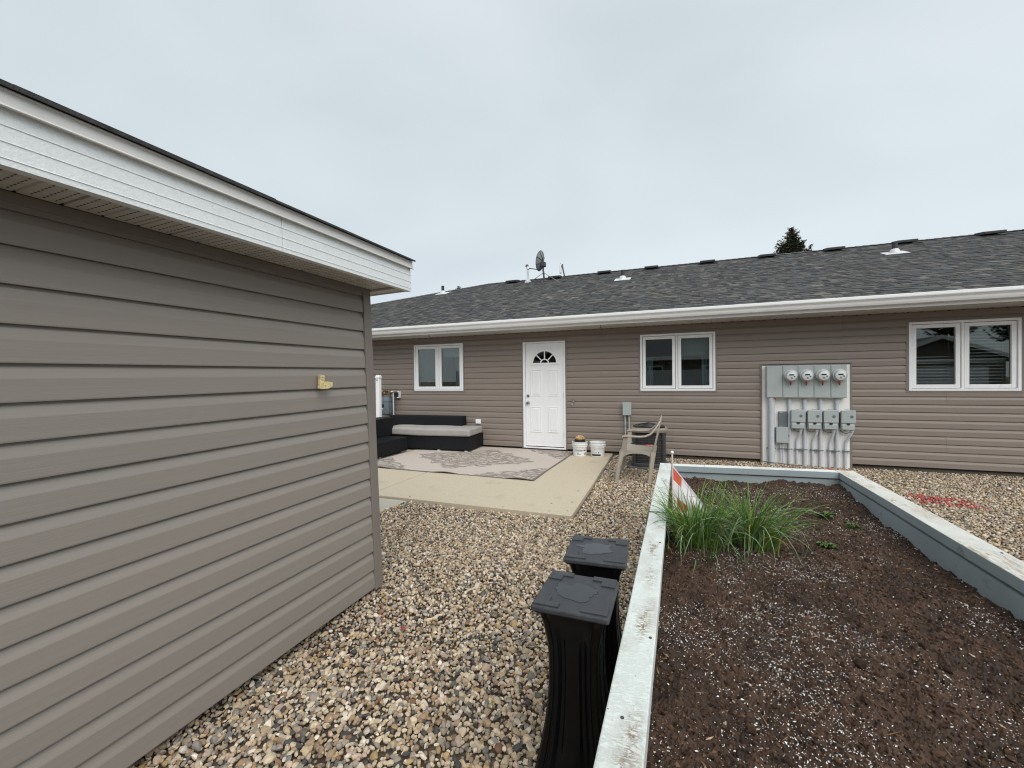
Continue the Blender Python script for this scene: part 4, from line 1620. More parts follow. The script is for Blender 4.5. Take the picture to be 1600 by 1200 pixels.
# ------------------------------------------------------------------ air conditioner
ac = thing('air_conditioner', 'dark louvred air conditioner condenser behind the plastic chair', 'air conditioner', (-0.455, 7.20, -0.02), R(3))
def sq_ring(h, z, n=40, p=4.0):
    return [(h*math.copysign(abs(math.cos(2*PI*i/n))**(2/p), math.cos(2*PI*i/n)), h*math.copysign(abs(math.sin(2*PI*i/n))**(2/p), math.sin(2*PI*i/n)), z) for i in range(n)]
mb = MB()
mb.loft([sq_ring(0.335, 0.0, p=8), sq_ring(0.335, 0.035, p=8)])
mb.build('pad', mat('condenser_pad', lin((96, 98, 98)), 0.8, 0.1, 10), ac)
ac.scale = (0.95, 0.95, 1.0)
mb = MB()
mb.loft([sq_ring(0.285, 0.036), sq_ring(0.290, 0.045), sq_ring(0.290, 0.085), sq_ring(0.280, 0.09)])
mb.build('base_pan', mat('condenser_base_paint', lin((78, 80, 78)), 0.5), ac, True)
mb = MB()
mb.loft([sq_ring(0.262, 0.09), sq_ring(0.262, 0.575)])
mb.build('coil', mat('condenser_fins', (0.022, 0.023, 0.022), 0.7, 0.2, 60), ac, True)
mb = MB()
for i in range(12):
    z = 0.11+i*0.04
    mb.loft([sq_ring(0.2765, z), sq_ring(0.2795, z+0.0025), sq_ring(0.2765, z+0.005)], False)
for i in range(0, 40, 2):
    p = sq_ring(0.277, 0)[i]
    mb.tube([(p[0], p[1], 0.09), (p[0], p[1], 0.575)], 0.0024, 5)
mb.build('wire_guard', mat('wire_guard_steel', (0.07, 0.07, 0.065), 0.5), ac)
for i in range(4):
    c = sq_ring(0.276, 0)[5+i*10]
    mb = MB()
    a = math.atan2(c[1], c[0])
    pts = [(c[0]+0.028*math.cos(a+t), c[1]+0.028*math.sin(a+t)) for t in (1.9, 0.9, 0, -0.9, -1.9)]
    mb.prism(pts, 0.09, 0.58, 'z')
    mb.build('corner_post', mat('condenser_post_paint', lin((58, 56, 52)), 0.5) if i == 0 else bpy.data.materials['condenser_post_paint'], ac)
mb = MB()
mb.loft([sq_ring(0.296, 0.575), sq_ring(0.302, 0.585), sq_ring(0.302, 0.622), sq_ring(0.285, 0.642), sq_ring(0.262, 0.648), sq_ring(0.258, 0.62)], False)
mb.build('top_rim', mat('condenser_rim_paint', lin((134, 127, 115)), 0.5, 0.06, 6), ac, True)
mb = MB()
mb.loft([sq_ring(0.258, 0.60), sq_ring(0.2575, 0.605)])
mb.build('fan_well', m_black, ac)
mb = MB()
for r in (0.06, 0.10, 0.14, 0.18, 0.22, 0.25):
    h = 0.655+0.045*(1-(r/0.26)**2)
    mb.tube([(r*math.cos(2*PI*i/28), r*math.sin(2*PI*i/28), h) for i in range(29)], 0.004, 5, False)
for i in range(12):
    t = 2*PI*i/12
    mb.tube([(r*math.cos(t), r*math.sin(t), 0.652+0.045*(1-(r/0.26)**2)) for r in (0.03, 0.1, 0.18, 0.26)], 0.004, 5)
mb.lathe([(0.045, 0.69), (0.045, 0.708), (0.02, 0.712)], (0, 0, 0), 16)
mb.build('fan_grille', m_black_pl, ac, True)
mb = MB()
mb.box(-0.045, 0.065, -0.2930, -0.2875, 0.345, 0.400, 0.002)
bd = mb.build('badge', m_red, ac)
mb = MB()
for i, (p, r) in enumerate(((0.070, 0.078), (0.083, 0.094), (0.099, 0.110), (0.115, 0.126), (0.131, 0.150))):
    mb.box(p-0.1, r-0.1, -0.2940, -0.2931, 0.360, 0.385-0.004*(i % 2))
mb.build('badge_lettering', m_white, bd)

# ------------------------------------------------------------------ plastic garden chair
m_chair = mat('weathered_taupe_plastic', lin((164, 155, 142)), 0.5, 0.06, 5, dirt=lin((140, 129, 110)), dirt_amt=0.36, dirt_scale=5)
chair = thing('plastic_chair', 'weathered taupe plastic armchair standing on the gravel beside the patio', 'chair', (-0.515, 6.25, 0.004), R(-89))
chair.scale = (1.22, 0.95, 0.97)
def strap(mb, pts, w, t, side):
    """flat bar through pts; width along side, thickness across"""
    rings = []
    for i, p in enumerate(pts):
        p = Vector(p)
        d = (Vector(pts[min(i+1, len(pts)-1)])-Vector(pts[max(i-1, 0)])).normalized()
        s = Vector(side)
        s = (s-d*s.dot(d)).normalized()
        n = d.cross(s)
        ww, tt = (w[i] if isinstance(w, list) else w), (t[i] if isinstance(t, list) else t)
        e = tt*0.3
        rings.append([tuple(p+s*a+n*b) for a, b in ((-ww/2+e, -tt/2), (ww/2-e, -tt/2), (ww/2, -tt/2+e), (ww/2, tt/2-e), (ww/2-e, tt/2), (-ww/2+e, tt/2), (-ww/2, tt/2-e), (-ww/2, -tt/2+e))])
    mb.loft(rings)
for sx in (-1, 1):
    mb = MB()
    strap(mb, [(sx*0.305, -0.305, -0.02), (sx*0.295, -0.275, 0.20), (sx*0.278, -0.235, 0.36), (sx*0.268, -0.222, 0.425)], [0.052, 0.058, 0.066, 0.072], [0.046, 0.05, 0.056, 0.06], (0, 1, 0))
    mb.build('front_leg', m_chair, chair, True)
    mb = MB()
    strap(mb, [(sx*0.290, 0.140, -0.02), (sx*0.272, 0.165, 0.18), (sx*0.250, 0.190, 0.36), (sx*0.240, 0.195, 0.425)], [0.05, 0.056, 0.068, 0.075], [0.042, 0.048, 0.054, 0.058], (0, 1, 0))
    mb.build('rear_leg', m_chair, chair, True)
    mb = MB()
    strap(mb, [(sx*0.270, -0.205, 0.418), (sx*0.278, -0.190, 0.50), (sx*0.286, -0.178, 0.60), (sx*0.288, -0.172, 0.632)], [0.085, 0.070, 0.062, 0.06], [0.022, 0.02, 0.02, 0.02], (0, 1, 0))
    strap(mb, [(sx*0.288, -0.215, 0.628), (sx*0.290, -0.195, 0.640), (sx*0.290, -0.10, 0.643), (sx*0.288, 0.02, 0.640), (sx*0.282, 0.10, 0.648), (sx*0.272, 0.165, 0.678), (sx*0.258, 0.215, 0.730), (sx*0.240, 0.262, 0.800), (sx*0.205, 0.296, 0.858)], [0.05, 0.052, 0.050, 0.046, 0.043, 0.040, 0.038, 0.036, 0.034], [0.026]*9, (1, 0, 0))
    mb.build('armrest', m_chair, chair, True)
mb = MB()
rows = []
for j in range(9):
    v = j/8
    y = -0.255+v*0.47
    hw = 0.262-0.030*v
    z = 0.432+0.014*math.cos(v*PI)-0.012*math.sin(v*PI)-(0.018*(1-v/0.12) if v < 0.12 else 0)
    rows.append([(hw*(i/8*2-1), y, z-0.014*(1-(i/8*2-1)**2)) for i in range(9)])
vs = [p for r in rows for p in r]+[(p[0], p[1], p[2]-0.012) for r in rows for p in r]
fs = []
for j in range(8):
    for i in range(8):
        q = j*9+i
        fs += [(q, q+1, q+10, q+9), (81+q, 81+q+9, 81+q+10, 81+q+1)]
rim = [i for i in range(9)]+[j*9+8 for j in range(1, 9)]+[72+i for i in range(7, -1, -1)]+[j*9 for j in range(7, 0, -1)]
fs += [(p, 81+p, 81+r, r) for p, r in zip(rim, rim[1:]+rim[:1])]
mb.add(vs, fs)
mb.build('seat', m_chair, chair, True)
mb = MB()
def arch(p0, p1, top, drop, thick):
    p0, p1 = Vector(p0), Vector(p1)
    nrm = (p1-p0).cross(Vector((0, 0, 1))).normalized()*thick
    n = 14
    vs = []
    for i in range(n+1):
        u = i/n
        q = p0.lerp(p1, u)
        low = top-0.022-drop*abs(2*u-1)**2.6
        for off in (Vector((0, 0, 0)), nrm):
            vs += [(q.x+off.x, q.y+off.y, top), (q.x+off.x, q.y+off.y, low)]
    fs = []
    for i in range(n):
        a, b_ = 4*i, 4*i+4
        fs += [(a, b_, b_+1, a+1), (a+2, a+3, b_+3, b_+2), (a+1, b_+1, b_+3, a+3), (a, a+2, b_+2, b_)]
    fs += [(0, 1, 3, 2), (4*n, 4*n+2, 4*n+3, 4*n+1)]
    mb.add(vs, fs)
for sx in (-1, 1):
    arch((sx*0.272, -0.25, 0), (sx*0.246, 0.22, 0), 0.425, 0.085, 0.010)
arch((-0.27, -0.257, 0), (0.27, -0.257, 0), 0.418, 0.085, 0.010)
mb.build('apron', m_chair, chair, True)
mb = MB()
for i in range(6):
    x = -0.165+i*0.066
    strap(mb, [(x*0.95, 0.205, 0.415), (x, 0.232, 0.52), (x*1.04, 0.262, 0.66), (x*1.04, 0.292, 0.815)], 0.044, 0.012, (1, 0, 0))
mb.build('back_slats', m_chair, chair, True)
mb = MB()
strap(mb, [(-0.212, 0.290, 0.842), (-0.15, 0.300, 0.868), (0, 0.306, 0.880), (0.15, 0.300, 0.868), (0.212, 0.290, 0.842)], [0.06]*5, 0.022, (0, 0, 1))
for sx in (-1, 1):
    strap(mb, [(sx*0.232, 0.198, 0.41), (sx*0.236, 0.225, 0.55), (sx*0.232, 0.258, 0.70), (sx*0.215, 0.288, 0.83)], 0.046, 0.02, (1, 0, 0))
mb.build('back_frame', m_chair, chair, True)

# ------------------------------------------------------------------ buckets
m_bucket = mat('white_bucket_plastic', (0.78, 0.78, 0.77), 0.35, 0.03, 6, dirt=(0.55, 0.52, 0.46), dirt_amt=0.30, dirt_scale=9)
m_ink = mat('black_print', (0.02, 0.02, 0.022), 0.5)
m_ink_grey = mat('grey_print', lin((150, 158, 166)), 0.5)
def wrap_text(body, size, r, z, a0, cx):
    """flat lettering bent round a cylinder of radius r about the bucket's axis, facing angle a0"""
    vs, fs = text_mesh(body, size)
    mb = MB()
    mb.add([(cx+r*math.sin(a0+v.x/r), -r*math.cos(a0+v.x/r), z+v.y) for v in vs], fs)
    return mb
def curved_patch(r, a0, a1, z0, z1, n=14):
    mb = MB()
    vs = []
    for i in range(n+1):
        a = a0+(a1-a0)*i/n
        vs += [(r*math.sin(a), -r*math.cos(a), z0), (r*math.sin(a), -r*math.cos(a), z1)]
    mb.add(vs, [(2*i, 2*i+2, 2*i+3, 2*i+1) for i in range(n)])
    return mb
def bucket(label, x, y, rot):
    o = thing('bucket', label, 'bucket', (x, y, PT), rot, 'plastic buckets beside the door')
    mb = MB()
    mb.lathe([(0.112, 0.0), (0.117, 0.004), (0.124, 0.165), (0.135, 0.167), (0.137, 0.180), (0.128, 0.184), (0.128, 0.198), (0.139, 0.201), (0.140, 0.215), (0.131, 0.219), (0.132, 0.244), (0.140, 0.247), (0.140, 0.255), (0.127, 0.256), (0.124, 0.18), (0.112, 0.012), (0.002, 0.010)], (0, 0, 0), 40)
    mb.build('tub', m_bucket, o, True)
    return o
b1 = bucket('white bucket holding a black pot and a dried clump, beside the door', -1.655, 7.50, R(14))
wrap_text('Canadian Mix', 0.038, 0.1235, 0.096, R(8), 0).build('lettering', m_ink, b1)
mb = curved_patch(0.1226, R(-22), R(-12), 0.035, 0.066)
mb.build('print_patch', m_ink_grey, b1)
mb = curved_patch(0.1226, R(-8), R(8), 0.040, 0.048)
mb.build('print_patch', m_ink_grey, b1)
mb = curved_patch(0.1226, R(36), R(58), 0.030, 0.070)
mb.build('print_patch', mat('green_print', lin((150, 160, 140)), 0.5), b1)
b2 = bucket('white bucket with a black label band at the patio corner', -1.345, 7.545, R(8))
curved_patch(0.1215, R(-52), R(28), 0.022, 0.052).build('label_band', m_ink, b2)
curved_patch(0.1212, R(-48), R(24), 0.034, 0.040).build('label_stripe', m_ink_grey, b2) if False else None
mb = curved_patch(0.1222, R(-46), R(-30), 0.078, 0.092)
mb.build('print_patch', m_ink_grey, b2)
mb = curved_patch(0.1222, R(-24), R(-2), 0.074, 0.084)
mb.build('print_patch', m_ink_grey, b2)
mb = curved_patch(0.1222, R(6), R(16), 0.074, 0.090)
mb.build('print_patch', m_ink, b2)
mb = MB()
lf = [(0.0, 0.0), (0.004, 0.012), (0.013, 0.020), (0.017, 0.030), (0.010, 0.028), (0.002, 0.018)]
mb.add([(0.1234*math.sin(R(-24)+p[0]/0.1234), -0.1234*math.cos(R(-24)+p[0]/0.1234), 0.112+p[1]) for p in lf], [tuple(range(6))])
mb.build('leaf_mark', m_ink, b2)
for o in (b1, b2):
    mb = MB()
    mb.tube([(0.142*math.cos(t), -0.142*math.sin(t)*0.98, 0.205-0.055*math.sin(t)) for t in [PI*i/14 for i in range(15)]], 0.0022, 6)
    mb.build('bail_handle', m_bucket, o, True)
pot = thing('plant_pot', 'black nursery pot sitting inside the white bucket by the door', 'pot', (-1.652, 7.50, PT+0.012))
mb = MB()
mb.lathe([(0.075, 0.0), (0.092, 0.245), (0.098, 0.247), (0.098, 0.272), (0.090, 0.273), (0.088, 0.25), (0.086, 0.246), (0.002, 0.245)], (0, 0, 0), 32)
mb.build('pot_body', m_black_pl, pot, True)
vv, ff = ico(3)
cl = [Vector(v)*(1+0.22*noise.noise(Vector(v)*2.4)+0.12*noise.noise(Vector(v)*6)) for v in vv]
mb = MB()
mb.add([(v.x*0.082, v.y*0.07, v.z*0.048) for v in cl], [tuple(f) for f in ff])
clump = mb.build('dried_clump', mat('tan_dried_root', lin((205, 170, 122)), 0.85, 0.3, 30, 0.8, 90, dirt=lin((140, 96, 55)), dirt_amt=0.45, dirt_scale=25), None, True)
clump.location = (-1.650, 7.495, PT+0.315)
tag(clump, 'lumpy tan dried clump lying on top of the black pot', 'dried clump')

# ------------------------------------------------------------------ satellite dish and aerials on the roof
m_dish = mat('grey_dish_paint', lin((128, 130, 132)), 0.5, 0.05, 5)
m_mast = mat('dark_mast_steel', lin((62, 64, 66)), 0.45)
dp = roof_pt(-3.56, 11.672)
dish = thing('satellite_dish', 'grey satellite dish on a braced mast on the house roof', 'satellite dish', tuple(dp))
hubp = Vector((-0.02, 0, 0.46))
mb = MB()
mb.tube([(0, 0, -0.02), (-0.012, 0, 0.16), (-0.03, 0, 0.36), (-0.03, 0, 0.50)], 0.026, 10)
mb.build('mast', m_mast, dish, True)
mb = MB()
mb.add([tuple(roof_pt(dp.x+dx, dp.y+dy, h)-dp) for h in (0.014, 0.022) for dx, dy in ((-0.09, -0.07), (0.09, -0.07), (0.09, 0.07), (-0.09, 0.07))], [(0, 1, 2, 3), (4, 5, 6, 7), (0, 1, 5, 4), (1, 2, 6, 5), (2, 3, 7, 6), (3, 0, 4, 7)])
mb.build('foot_plate', m_mast, dish)
for end in ((-4.06, 12.05), (-3.046, 11.337)):
    e = roof_pt(*end, 0.01)-dp
    mb = MB()
    mb.tube([(-0.02, 0, 0.27), tuple(e)], 0.009, 6)
    mb.build('brace', m_dish, dish)
g = Vector((-1, 0.14, 0.20)).normalized()
upv = Vector((0, 0, 1))
upv = (upv-g*upv.dot(g)).normalized()
sd = g.cross(upv)
cen = Vector((-0.10, 0.02, 0.615))
rings = []
for r in (0.0, 0.2, 0.4, 0.6, 0.8, 1.0):
    ring = []
    for i in range(36):
        t = 2*PI*i/36
        ring.append(tuple(cen+upv*(0.285*r*math.cos(t)*1.0)+sd*(0.25*r*math.sin(t))+g*(0.075*r*r-0.04)))
    rings.append(ring)
mb = MB()
mb.loft(rings, False)
back = [[tuple(Vector(p)-g*0.008) for p in rg] for rg in rings]
mb.loft(back, False)
mb.loft([rings[-1], back[-1]], False)
mb.build('reflector', m_dish, dish, True)
for i in range(8):
    t = 2*PI*i/8+0.2
    pts = [tuple(cen+upv*(0.285*r*math.cos(t))+sd*(0.25*r*math.sin(t))+g*(0.075*r*r-0.04-0.014)) for r in (0.05, 0.35, 0.7, 0.97)]
    mb = MB()
    mb.tube(pts, 0.009, 6)
    mb.build('rib', m_mast, dish)
mb = MB()
mb.tube([tuple(cen+g*(0.072)*1.0+upv*0.285*math.cos(2*PI*i/36)+sd*0.25*math.sin(2*PI*i/36)-g*0.04) for i in range(37)], 0.008, 6, False)
mb.build('rim', m_mast, dish, True)
mb = MB()
mb.box(-0.075, 0.045, -0.06, 0.06, 0.43, 0.56, 0.012)
mb.build('mount', m_mast, dish)
lnb = Vector((-0.53, 0.06, 0.47))
mb = MB()
mb.tube([(-0.09, 0.02, 0.36), (-0.28, 0.03, 0.40), tuple(lnb)], 0.013, 8)
mb.build('feed_arm', m_mast, dish, True)
mb = MB()
mb.tube([tuple(lnb+Vector((-0.03, 0, 0.075))), tuple(lnb+Vector((0.02, 0, 0.03)))], [0.045, 0.04], 12)
mb.build('feed_horn', m_mast, dish, True)
mb = MB()
mb.tube([tuple(lnb+Vector((0.0, 0, 0.03))), tuple(lnb+Vector((0.03, 0, -0.05)))], [0.042, 0.036], 12)
mb.build('receiver', m_white, dish, True)
pp = roof_pt(-4.147, 11.941)
wp = thing('white_vent_pipe', 'slim white plastic vent pipe standing behind the satellite dish feed', 'vent pipe', tuple(pp))
mb = MB()
mb.lathe([(0.034, -0.05), (0.034, 0.44), (0.028, 0.442), (0.026, 0.3)], (0, 0, 0), 14)
mb.build('pipe', m_white, wp, True)
mb = MB()
mb.lathe([(0.10, -0.05), (0.095, 0.0), (0.055, 0.055), (0.036, 0.06)], (0, 0, 0.02), 16)
mb.build('flashing', m_flash, wp, True)
ap = roof_pt(-3.078, 12.15)
an = thing('internet_antenna', 'small white panel antenna on a bent dark mast at the ridge', 'antenna', tuple(ap))
mb = MB()
mb.tube([(0.0, 0, -0.02), (-0.03, 0, 0.14), (-0.06, 0, 0.28), (-0.07, 0, 0.40)], 0.020, 8)
mb.build('mast', m_mast, an, True)
mb = MB()
mb.box(-0.155, -0.100, -0.05, 0.05, 0.14, 0.40, 0.010)
mb.build('panel', m_white, an)
mb = MB()
mb.box(-0.11, -0.06, -0.02, 0.02, 0.31, 0.37, 0.004)
mb.tube([(-0.127, 0, 0.40), (-0.127, 0, 0.445)], 0.006, 6)
mb.build('clamp', m_grey_dark, an)
mb = MB()
mb.tube([(-0.127, 0, 0.14), (-0.11, 0, 0.08), (-0.06, 0.0, 0.02)], 0.005, 6)
mb.build('cable', m_white, an)

# ------------------------------------------------------------------ raised garden planter
def worn_paint(name, paint, wood, amt, scale_along, line_x=None):
    m = bpy.data.materials.new(name)
    t, b = nodes_of(m)
    tc = t.nodes.new('ShaderNodeTexCoord')
    def noise_ramp(scale, stretch, lo, hi, detail=8, rough=0.65, dist=0.0):
        mp = t.nodes.new('ShaderNodeMapping')
        mp.inputs['Scale'].default_value = stretch
        t.links.new(tc.outputs['Object'], mp.inputs['Vector'])
        n = t.nodes.new('ShaderNodeTexNoise')
        n.inputs['Scale'].default_value = scale
        n.inputs['Detail'].default_value = detail
        n.inputs['Roughness'].default_value = rough
        n.inputs['Distortion'].default_value = dist
        t.links.new(mp.outputs[0], n.inputs['Vector'])
        r = t.nodes.new('ShaderNodeValToRGB')
        r.color_ramp.elements[0].position = lo
        r.color_ramp.elements[1].position = hi
        t.links.new(n.outputs['Fac'], r.inputs[0])
        return r.outputs[0]
    def mix(f, c0, c1):
        m_ = t.nodes.new('ShaderNodeMix')
        m_.data_type = 'RGBA'
        t.links.new(f, m_.inputs[0])
        for i, c in ((6, c0), (7, c1)):
            if isinstance(c, tuple):
                m_.inputs[i].default_value = (*c, 1)
            else:
                t.links.new(c, m_.inputs[i])
        return m_.outputs[2]
    base = mix(noise_ramp(2.2, (1, 1, 1), 0.3, 0.7), tuple(c*0.9 for c in paint), tuple(min(1, c*1.06) for c in paint))
    grime = mix(noise_ramp(3.2, (1.6, 0.8, 1), 0.50, 0.74), base, tuple(0.5*c+0.5*w for c, w in zip(paint, wood)))
    # long worn scuffs down to bare wood, running with the grain
    scuff = noise_ramp(6.0, scale_along, 1-amt-0.03, 1-amt+0.07, 12, 0.8, 1.2)
    patch = noise_ramp(3.3, (2.2, 1, 1), 0.47, 0.62, 6)
    mul = t.nodes.new('ShaderNodeMath')
    mul.operation = 'MULTIPLY'
    t.links.new(scuff, mul.inputs[0])
    t.links.new(patch, mul.inputs[1])
    if line_x is not None:
        # the wear follows a wandering line where things are set down on the rail
        sp = t.nodes.new('ShaderNodeSeparateXYZ')
        t.links.new(tc.outputs['Object'], sp.inputs[0])
        wn = t.nodes.new('ShaderNodeTexNoise')
        wn.noise_dimensions = '1D'
        wn.inputs['Scale'].default_value = 2.4
        wn.inputs['Detail'].default_value = 3
        t.links.new(sp.outputs[1], wn.inputs['W'])
        def m2(op, a, b_=None, c_=None):
            q = t.nodes.new('ShaderNodeMath')
            q.operation = op
            for i, v in enumerate((a, b_, c_)):
                if v is None:
                    continue
                if isinstance(v, (int, float)):
                    q.inputs[i].default_value = v
                else:
                    t.links.new(v, q.inputs[i])
            return q.outputs[0]
        off = m2('ADD', m2('MULTIPLY', m2('SUBTRACT', wn.outputs['Fac'], 0.5), 0.06), line_x)
        d_ = m2('ABSOLUTE', m2('SUBTRACT', sp.outputs[0], off))
        lm = m2('SUBTRACT', 1.0, m2('DIVIDE', d_, 0.034))
        lm = m2('MAXIMUM', lm, 0.12)
        m3 = t.nodes.new('ShaderNodeMath')
        m3.operation = 'MULTIPLY'
        m3.use_clamp = True
        t.links.new(mul.outputs[0], m3.inputs[0])
        t.links.new(m2('MULTIPLY', lm, 1.5), m3.inputs[1])
        mul = m3
    worn = mix(mul.outputs[0], grime, mix(noise_ramp(40, (1, 1, 1), 0.3, 0.7), wood, tuple(c*0.55 for c in wood)))
    # small dark knots and nail marks
    specks = noise_ramp(70, (1, 1, 1), 0.735, 0.75, 2)
    out = mix(specks, worn, (0.06, 0.05, 0.04))
    t.links.new(out, b.inputs['Base Color'])
    b.inputs['Roughness'].default_value = 0.75
    bp = t.nodes.new('ShaderNodeBump')
    bp.inputs['Strength'].default_value = 0.5
    bp.inputs['Distance'].default_value = 0.002
    t.links.new(scuff, bp.inputs['Height'])
    bp.invert = True
    t.links.new(bp.outputs[0], b.inputs['Normal'])
    return m
m_cap = worn_paint('worn_white_paint', lin((216, 222, 217)), lin((150, 118, 86)), 0.50, (7, 16, 10), -0.664)
m_cap_r = worn_paint('weathered_white_paint', lin((214, 214, 206)), lin((176, 156, 132)), 0.50, (16, 1.6, 10))
m_cap_b = worn_paint('back_cap_paint', lin((216, 220, 214)), lin((170, 150, 124)), 0.42, (1.6, 16, 10))
m_bed = mat('grey_bed_paint', lin((150, 160, 162)), 0.7, 0.08, 3, 0.3, 60, dirt=lin((126, 128, 122)), dirt_amt=0.30, dirt_scale=6)
planter = thing('raised_planter', 'raised garden planter of grey boards with worn white cap rails', 'planter', (0.56, 2.2, 0))
PZ = 0.660
CT2 = 0.052
PY0, PYL, PYR = 0.42, 3.970, 4.108
def cap_board(poly, m, nm='cap_board'):
    bm = bmesh.new()
    vs = [bm.verts.new((p[0], p[1], PZ-CT2)) for p in poly]
    f = bm.faces.new(vs)
    r = bmesh.ops.extrude_face_region(bm, geom=[f])
    for v in r['geom']:
        if isinstance(v, bmesh.types.BMVert):
            v.co.z = PZ
    bmesh.ops.recalc_face_normals(bm, faces=bm.faces)
    bmesh.ops.subdivide_edges(bm, edges=[e for e in bm.edges if e.calc_length() > 1.0], cuts=24, use_grid_fill=True)
    for v in bm.verts:
        v.co.x += 0.0022*noise.noise(v.co*1.7)
        v.co.z += 0.0022*noise.noise(v.co*2.1+Vector((3, 1, 2)))
    bmesh.ops.bevel(bm, geom=[e for e in bm.edges if e.calc_face_angle(0) > 0.7], offset=0.004, segments=2, affect='EDGES', profile=0.5)
    me = bpy.data.meshes.new(nm)
    off = Vector(wpos(planter))
    for v in bm.verts:
        v.co -= off
    bm.to_mesh(me)
    bm.free()
    me.materials.append(m)
    me.materials.append(m_bed)
    if m is not m_cap:
        for p in me.polygons:
            if abs(p.normal.z) < 0.5:
                p.material_index = 1
    o = bpy.data.objects.new(nm, me)
    COL.objects.link(o)
    o.parent = planter
    return o
cap_board([(-0.158, PY0), (-0.066, PY0), (-0.066, 2.640), (-0.158, 2.640)], m_cap)
cap_board([(-0.158, 2.6435), (-0.066, 2.6435), (-0.064, PYL), (-0.157, PYL)], m_cap)
cap_board([(1.162, PY0), (1.284, PY0), (1.286, PYR), (1.162, PYR-0.012)], m_cap_r)
cap_board([(-0.062, PYL-0.092), (1.160, PYR-0.108), (1.160, PYR-0.012), (-0.062, PYL)], m_cap_b)
cap_board([(-0.062, PY0), (1.160, PY0), (1.160, PY0+0.09), (-0.062, PY0+0.09)], m_cap_b)
def bed_wall(poly, rows):
    for z0, z1 in rows:
        mb = MB()
        mb.prism(poly, z0, z1, 'z')
        part('bed_board', mb, m_bed, planter)
rows = ((0.02, 0.225), (0.229, 0.414), (0.418, PZ-CT2-0.009))
bed_wall([(-0.135, PY0+0.03), (-0.088, PY0+0.03), (-0.088, PYL-0.03), (-0.135, PYL-0.03)], rows)
rows_r = ((0.02, 0.225), (0.229, 0.414), (0.418, PZ-CT2-0.014))
bed_wall([(1.1655, PY0+0.03), (1.236, PY0+0.03), (1.236, PYR-0.04), (1.1655, PYR-0.04)], rows_r)
bed_wall([(-0.088, PYL-0.078), (1.188, PYR-0.094), (1.188, PYR-0.046), (-0.088, PYL-0.030)], rows)
bed_wall([(-0.088, PY0+0.03), (1.188, PY0+0.03), (1.188, PY0+0.075), (-0.088, PY0+0.075)], rows)
for x, y in ((-0.11, PY0+0.09), (-0.11, 2.2), (-0.11, PYL-0.11), (1.21, PY0+0.09), (1.21, 2.2), (1.21, PYR-0.13)):
    mb = MB()
    s_ = -0.0235 if x < 0 else 0.0265
    mb.box(x-0.023, x+0.025, y-0.02, y+0.02, PZ-CT2-0.0085, PZ-CT2-0.001)
    part('spacer', mb, m_bed, planter)

m_screw = mat('weathered_screw', (0.05, 0.05, 0.05), 0.6)
for x, y in ((-0.083, 2.035), (-0.080, 1.275), (-0.142, 2.600), (-0.084, 2.690), (-0.120, 0.95), (1.19, 3.2), (1.26, 2.4), (1.20, 1.7), (0.2, 3.93), (0.85, 4.0)):
    mb = MB()
    mb.lathe([(0.0042, -0.002), (0.0042, 0.0022), (0.002, 0.0026)], (x, y, PZ), 10)
    part('screw_head', mb, m_screw, planter)
wire = MB()
wire.tube([(-0.175, 2.47, 0.30), (-0.172, 2.475, 0.60), (-0.162, 2.480, PZ+0.003), (-0.115, 2.486, PZ+0.0035), (-0.066, 2.498, PZ+0.003), (-0.050, 2.505, PZ-0.02), (-0.045, 2.51, 0.52)], 0.0022, 6)
wo = wire.build('garden_wire', m_black_pl, None, True)
tag(wo, 'thin black wire looped over the planter rail beside the chives', 'wire')

# --- soil
def soil_h(x, y):
    z = 0.515+0.030*fbm(x, y, 1.5, 21, 3)+0.013*fbm(x, y, 9, 31, 3)
    z = z+0.045*smooth01(2.6, 3.9, y)
    z = z+0.020*np.exp(-((x-0.22)**2/0.06+(y-2.45)**2/0.12))
    z = z-0.035*np.exp(-((x-1.18)**2/0.03))*(1-smooth01(2.6, 3.6, y))
    return z+0.009*fbm(x, y, 34, 41, 2)
nxs, nys = 240, 540
xg = np.linspace(-0.095, 1.196, nxs)
yg = PY0+0.06+(4.06-PY0-0.06)*np.linspace(0, 1, nys)**1.35
XG, YG = np.meshgrid(xg, yg)
YG = np.minimum(YG, 3.905+XG*0.10)
ZG = soil_h(XG, YG)+RNG.normal(scale=0.0028, size=XG.shape)
ii, jj = np.meshgrid(np.arange(nxs-1), np.arange(nys-1))
q = (jj*nxs+ii).ravel()
m_soil = mat('dark_potting_soil', lin((71, 53, 41)), 0.95, 0.5, 40, 0.6, 230, detail=12, dirt=lin((54, 40, 31)), dirt_amt=0.47, dirt_scale=5)
soil = mesh_np('soil', np.stack([XG, YG, ZG], -1).reshape(-1, 3), np.stack([q, q+1, q+nxs+1, q+nxs], -1), m_soil, None, False, 'stuff')
tag(soil, 'dark brown potting soil filling the raised planter', None, None, 'stuff')

def bed_points(n, power=1.0):
    """points over the bed, denser towards the camera where they show"""
    y = 0.55+3.35*RNG.uniform(0, 1, n)**power
    x = RNG.uniform(-0.082, 1.182, n)
    return x, y
m_bits = attr_mat('soil_bits', 0.95, 0.2, 60, 0.3, 200, 0.2)
OCT_V = np.array([(1, 0, 0), (-1, 0, 0), (0, 1, 0), (0, -1, 0), (0, 0, 1), (0, 0, -1)], float)
f1 = np.array([(0, 2, 4), (2, 1, 4), (1, 3, 4), (3, 0, 4), (2, 0, 5), (1, 2, 5), (3, 1, 5), (0, 3, 5)])
v1 = [OCT_V*RNG.uniform(0.6, 1.25, (6, 1))+RNG.normal(scale=0.12, size=(6, 3)) for _ in range(10)]
x, y = bed_points(38000, 1.4)
sz = RNG.uniform(0.0016, 0.0046, len(x))*RNG.choice([1, 1.4, 1.9], len(x), p=[0.65, 0.25, 0.10])
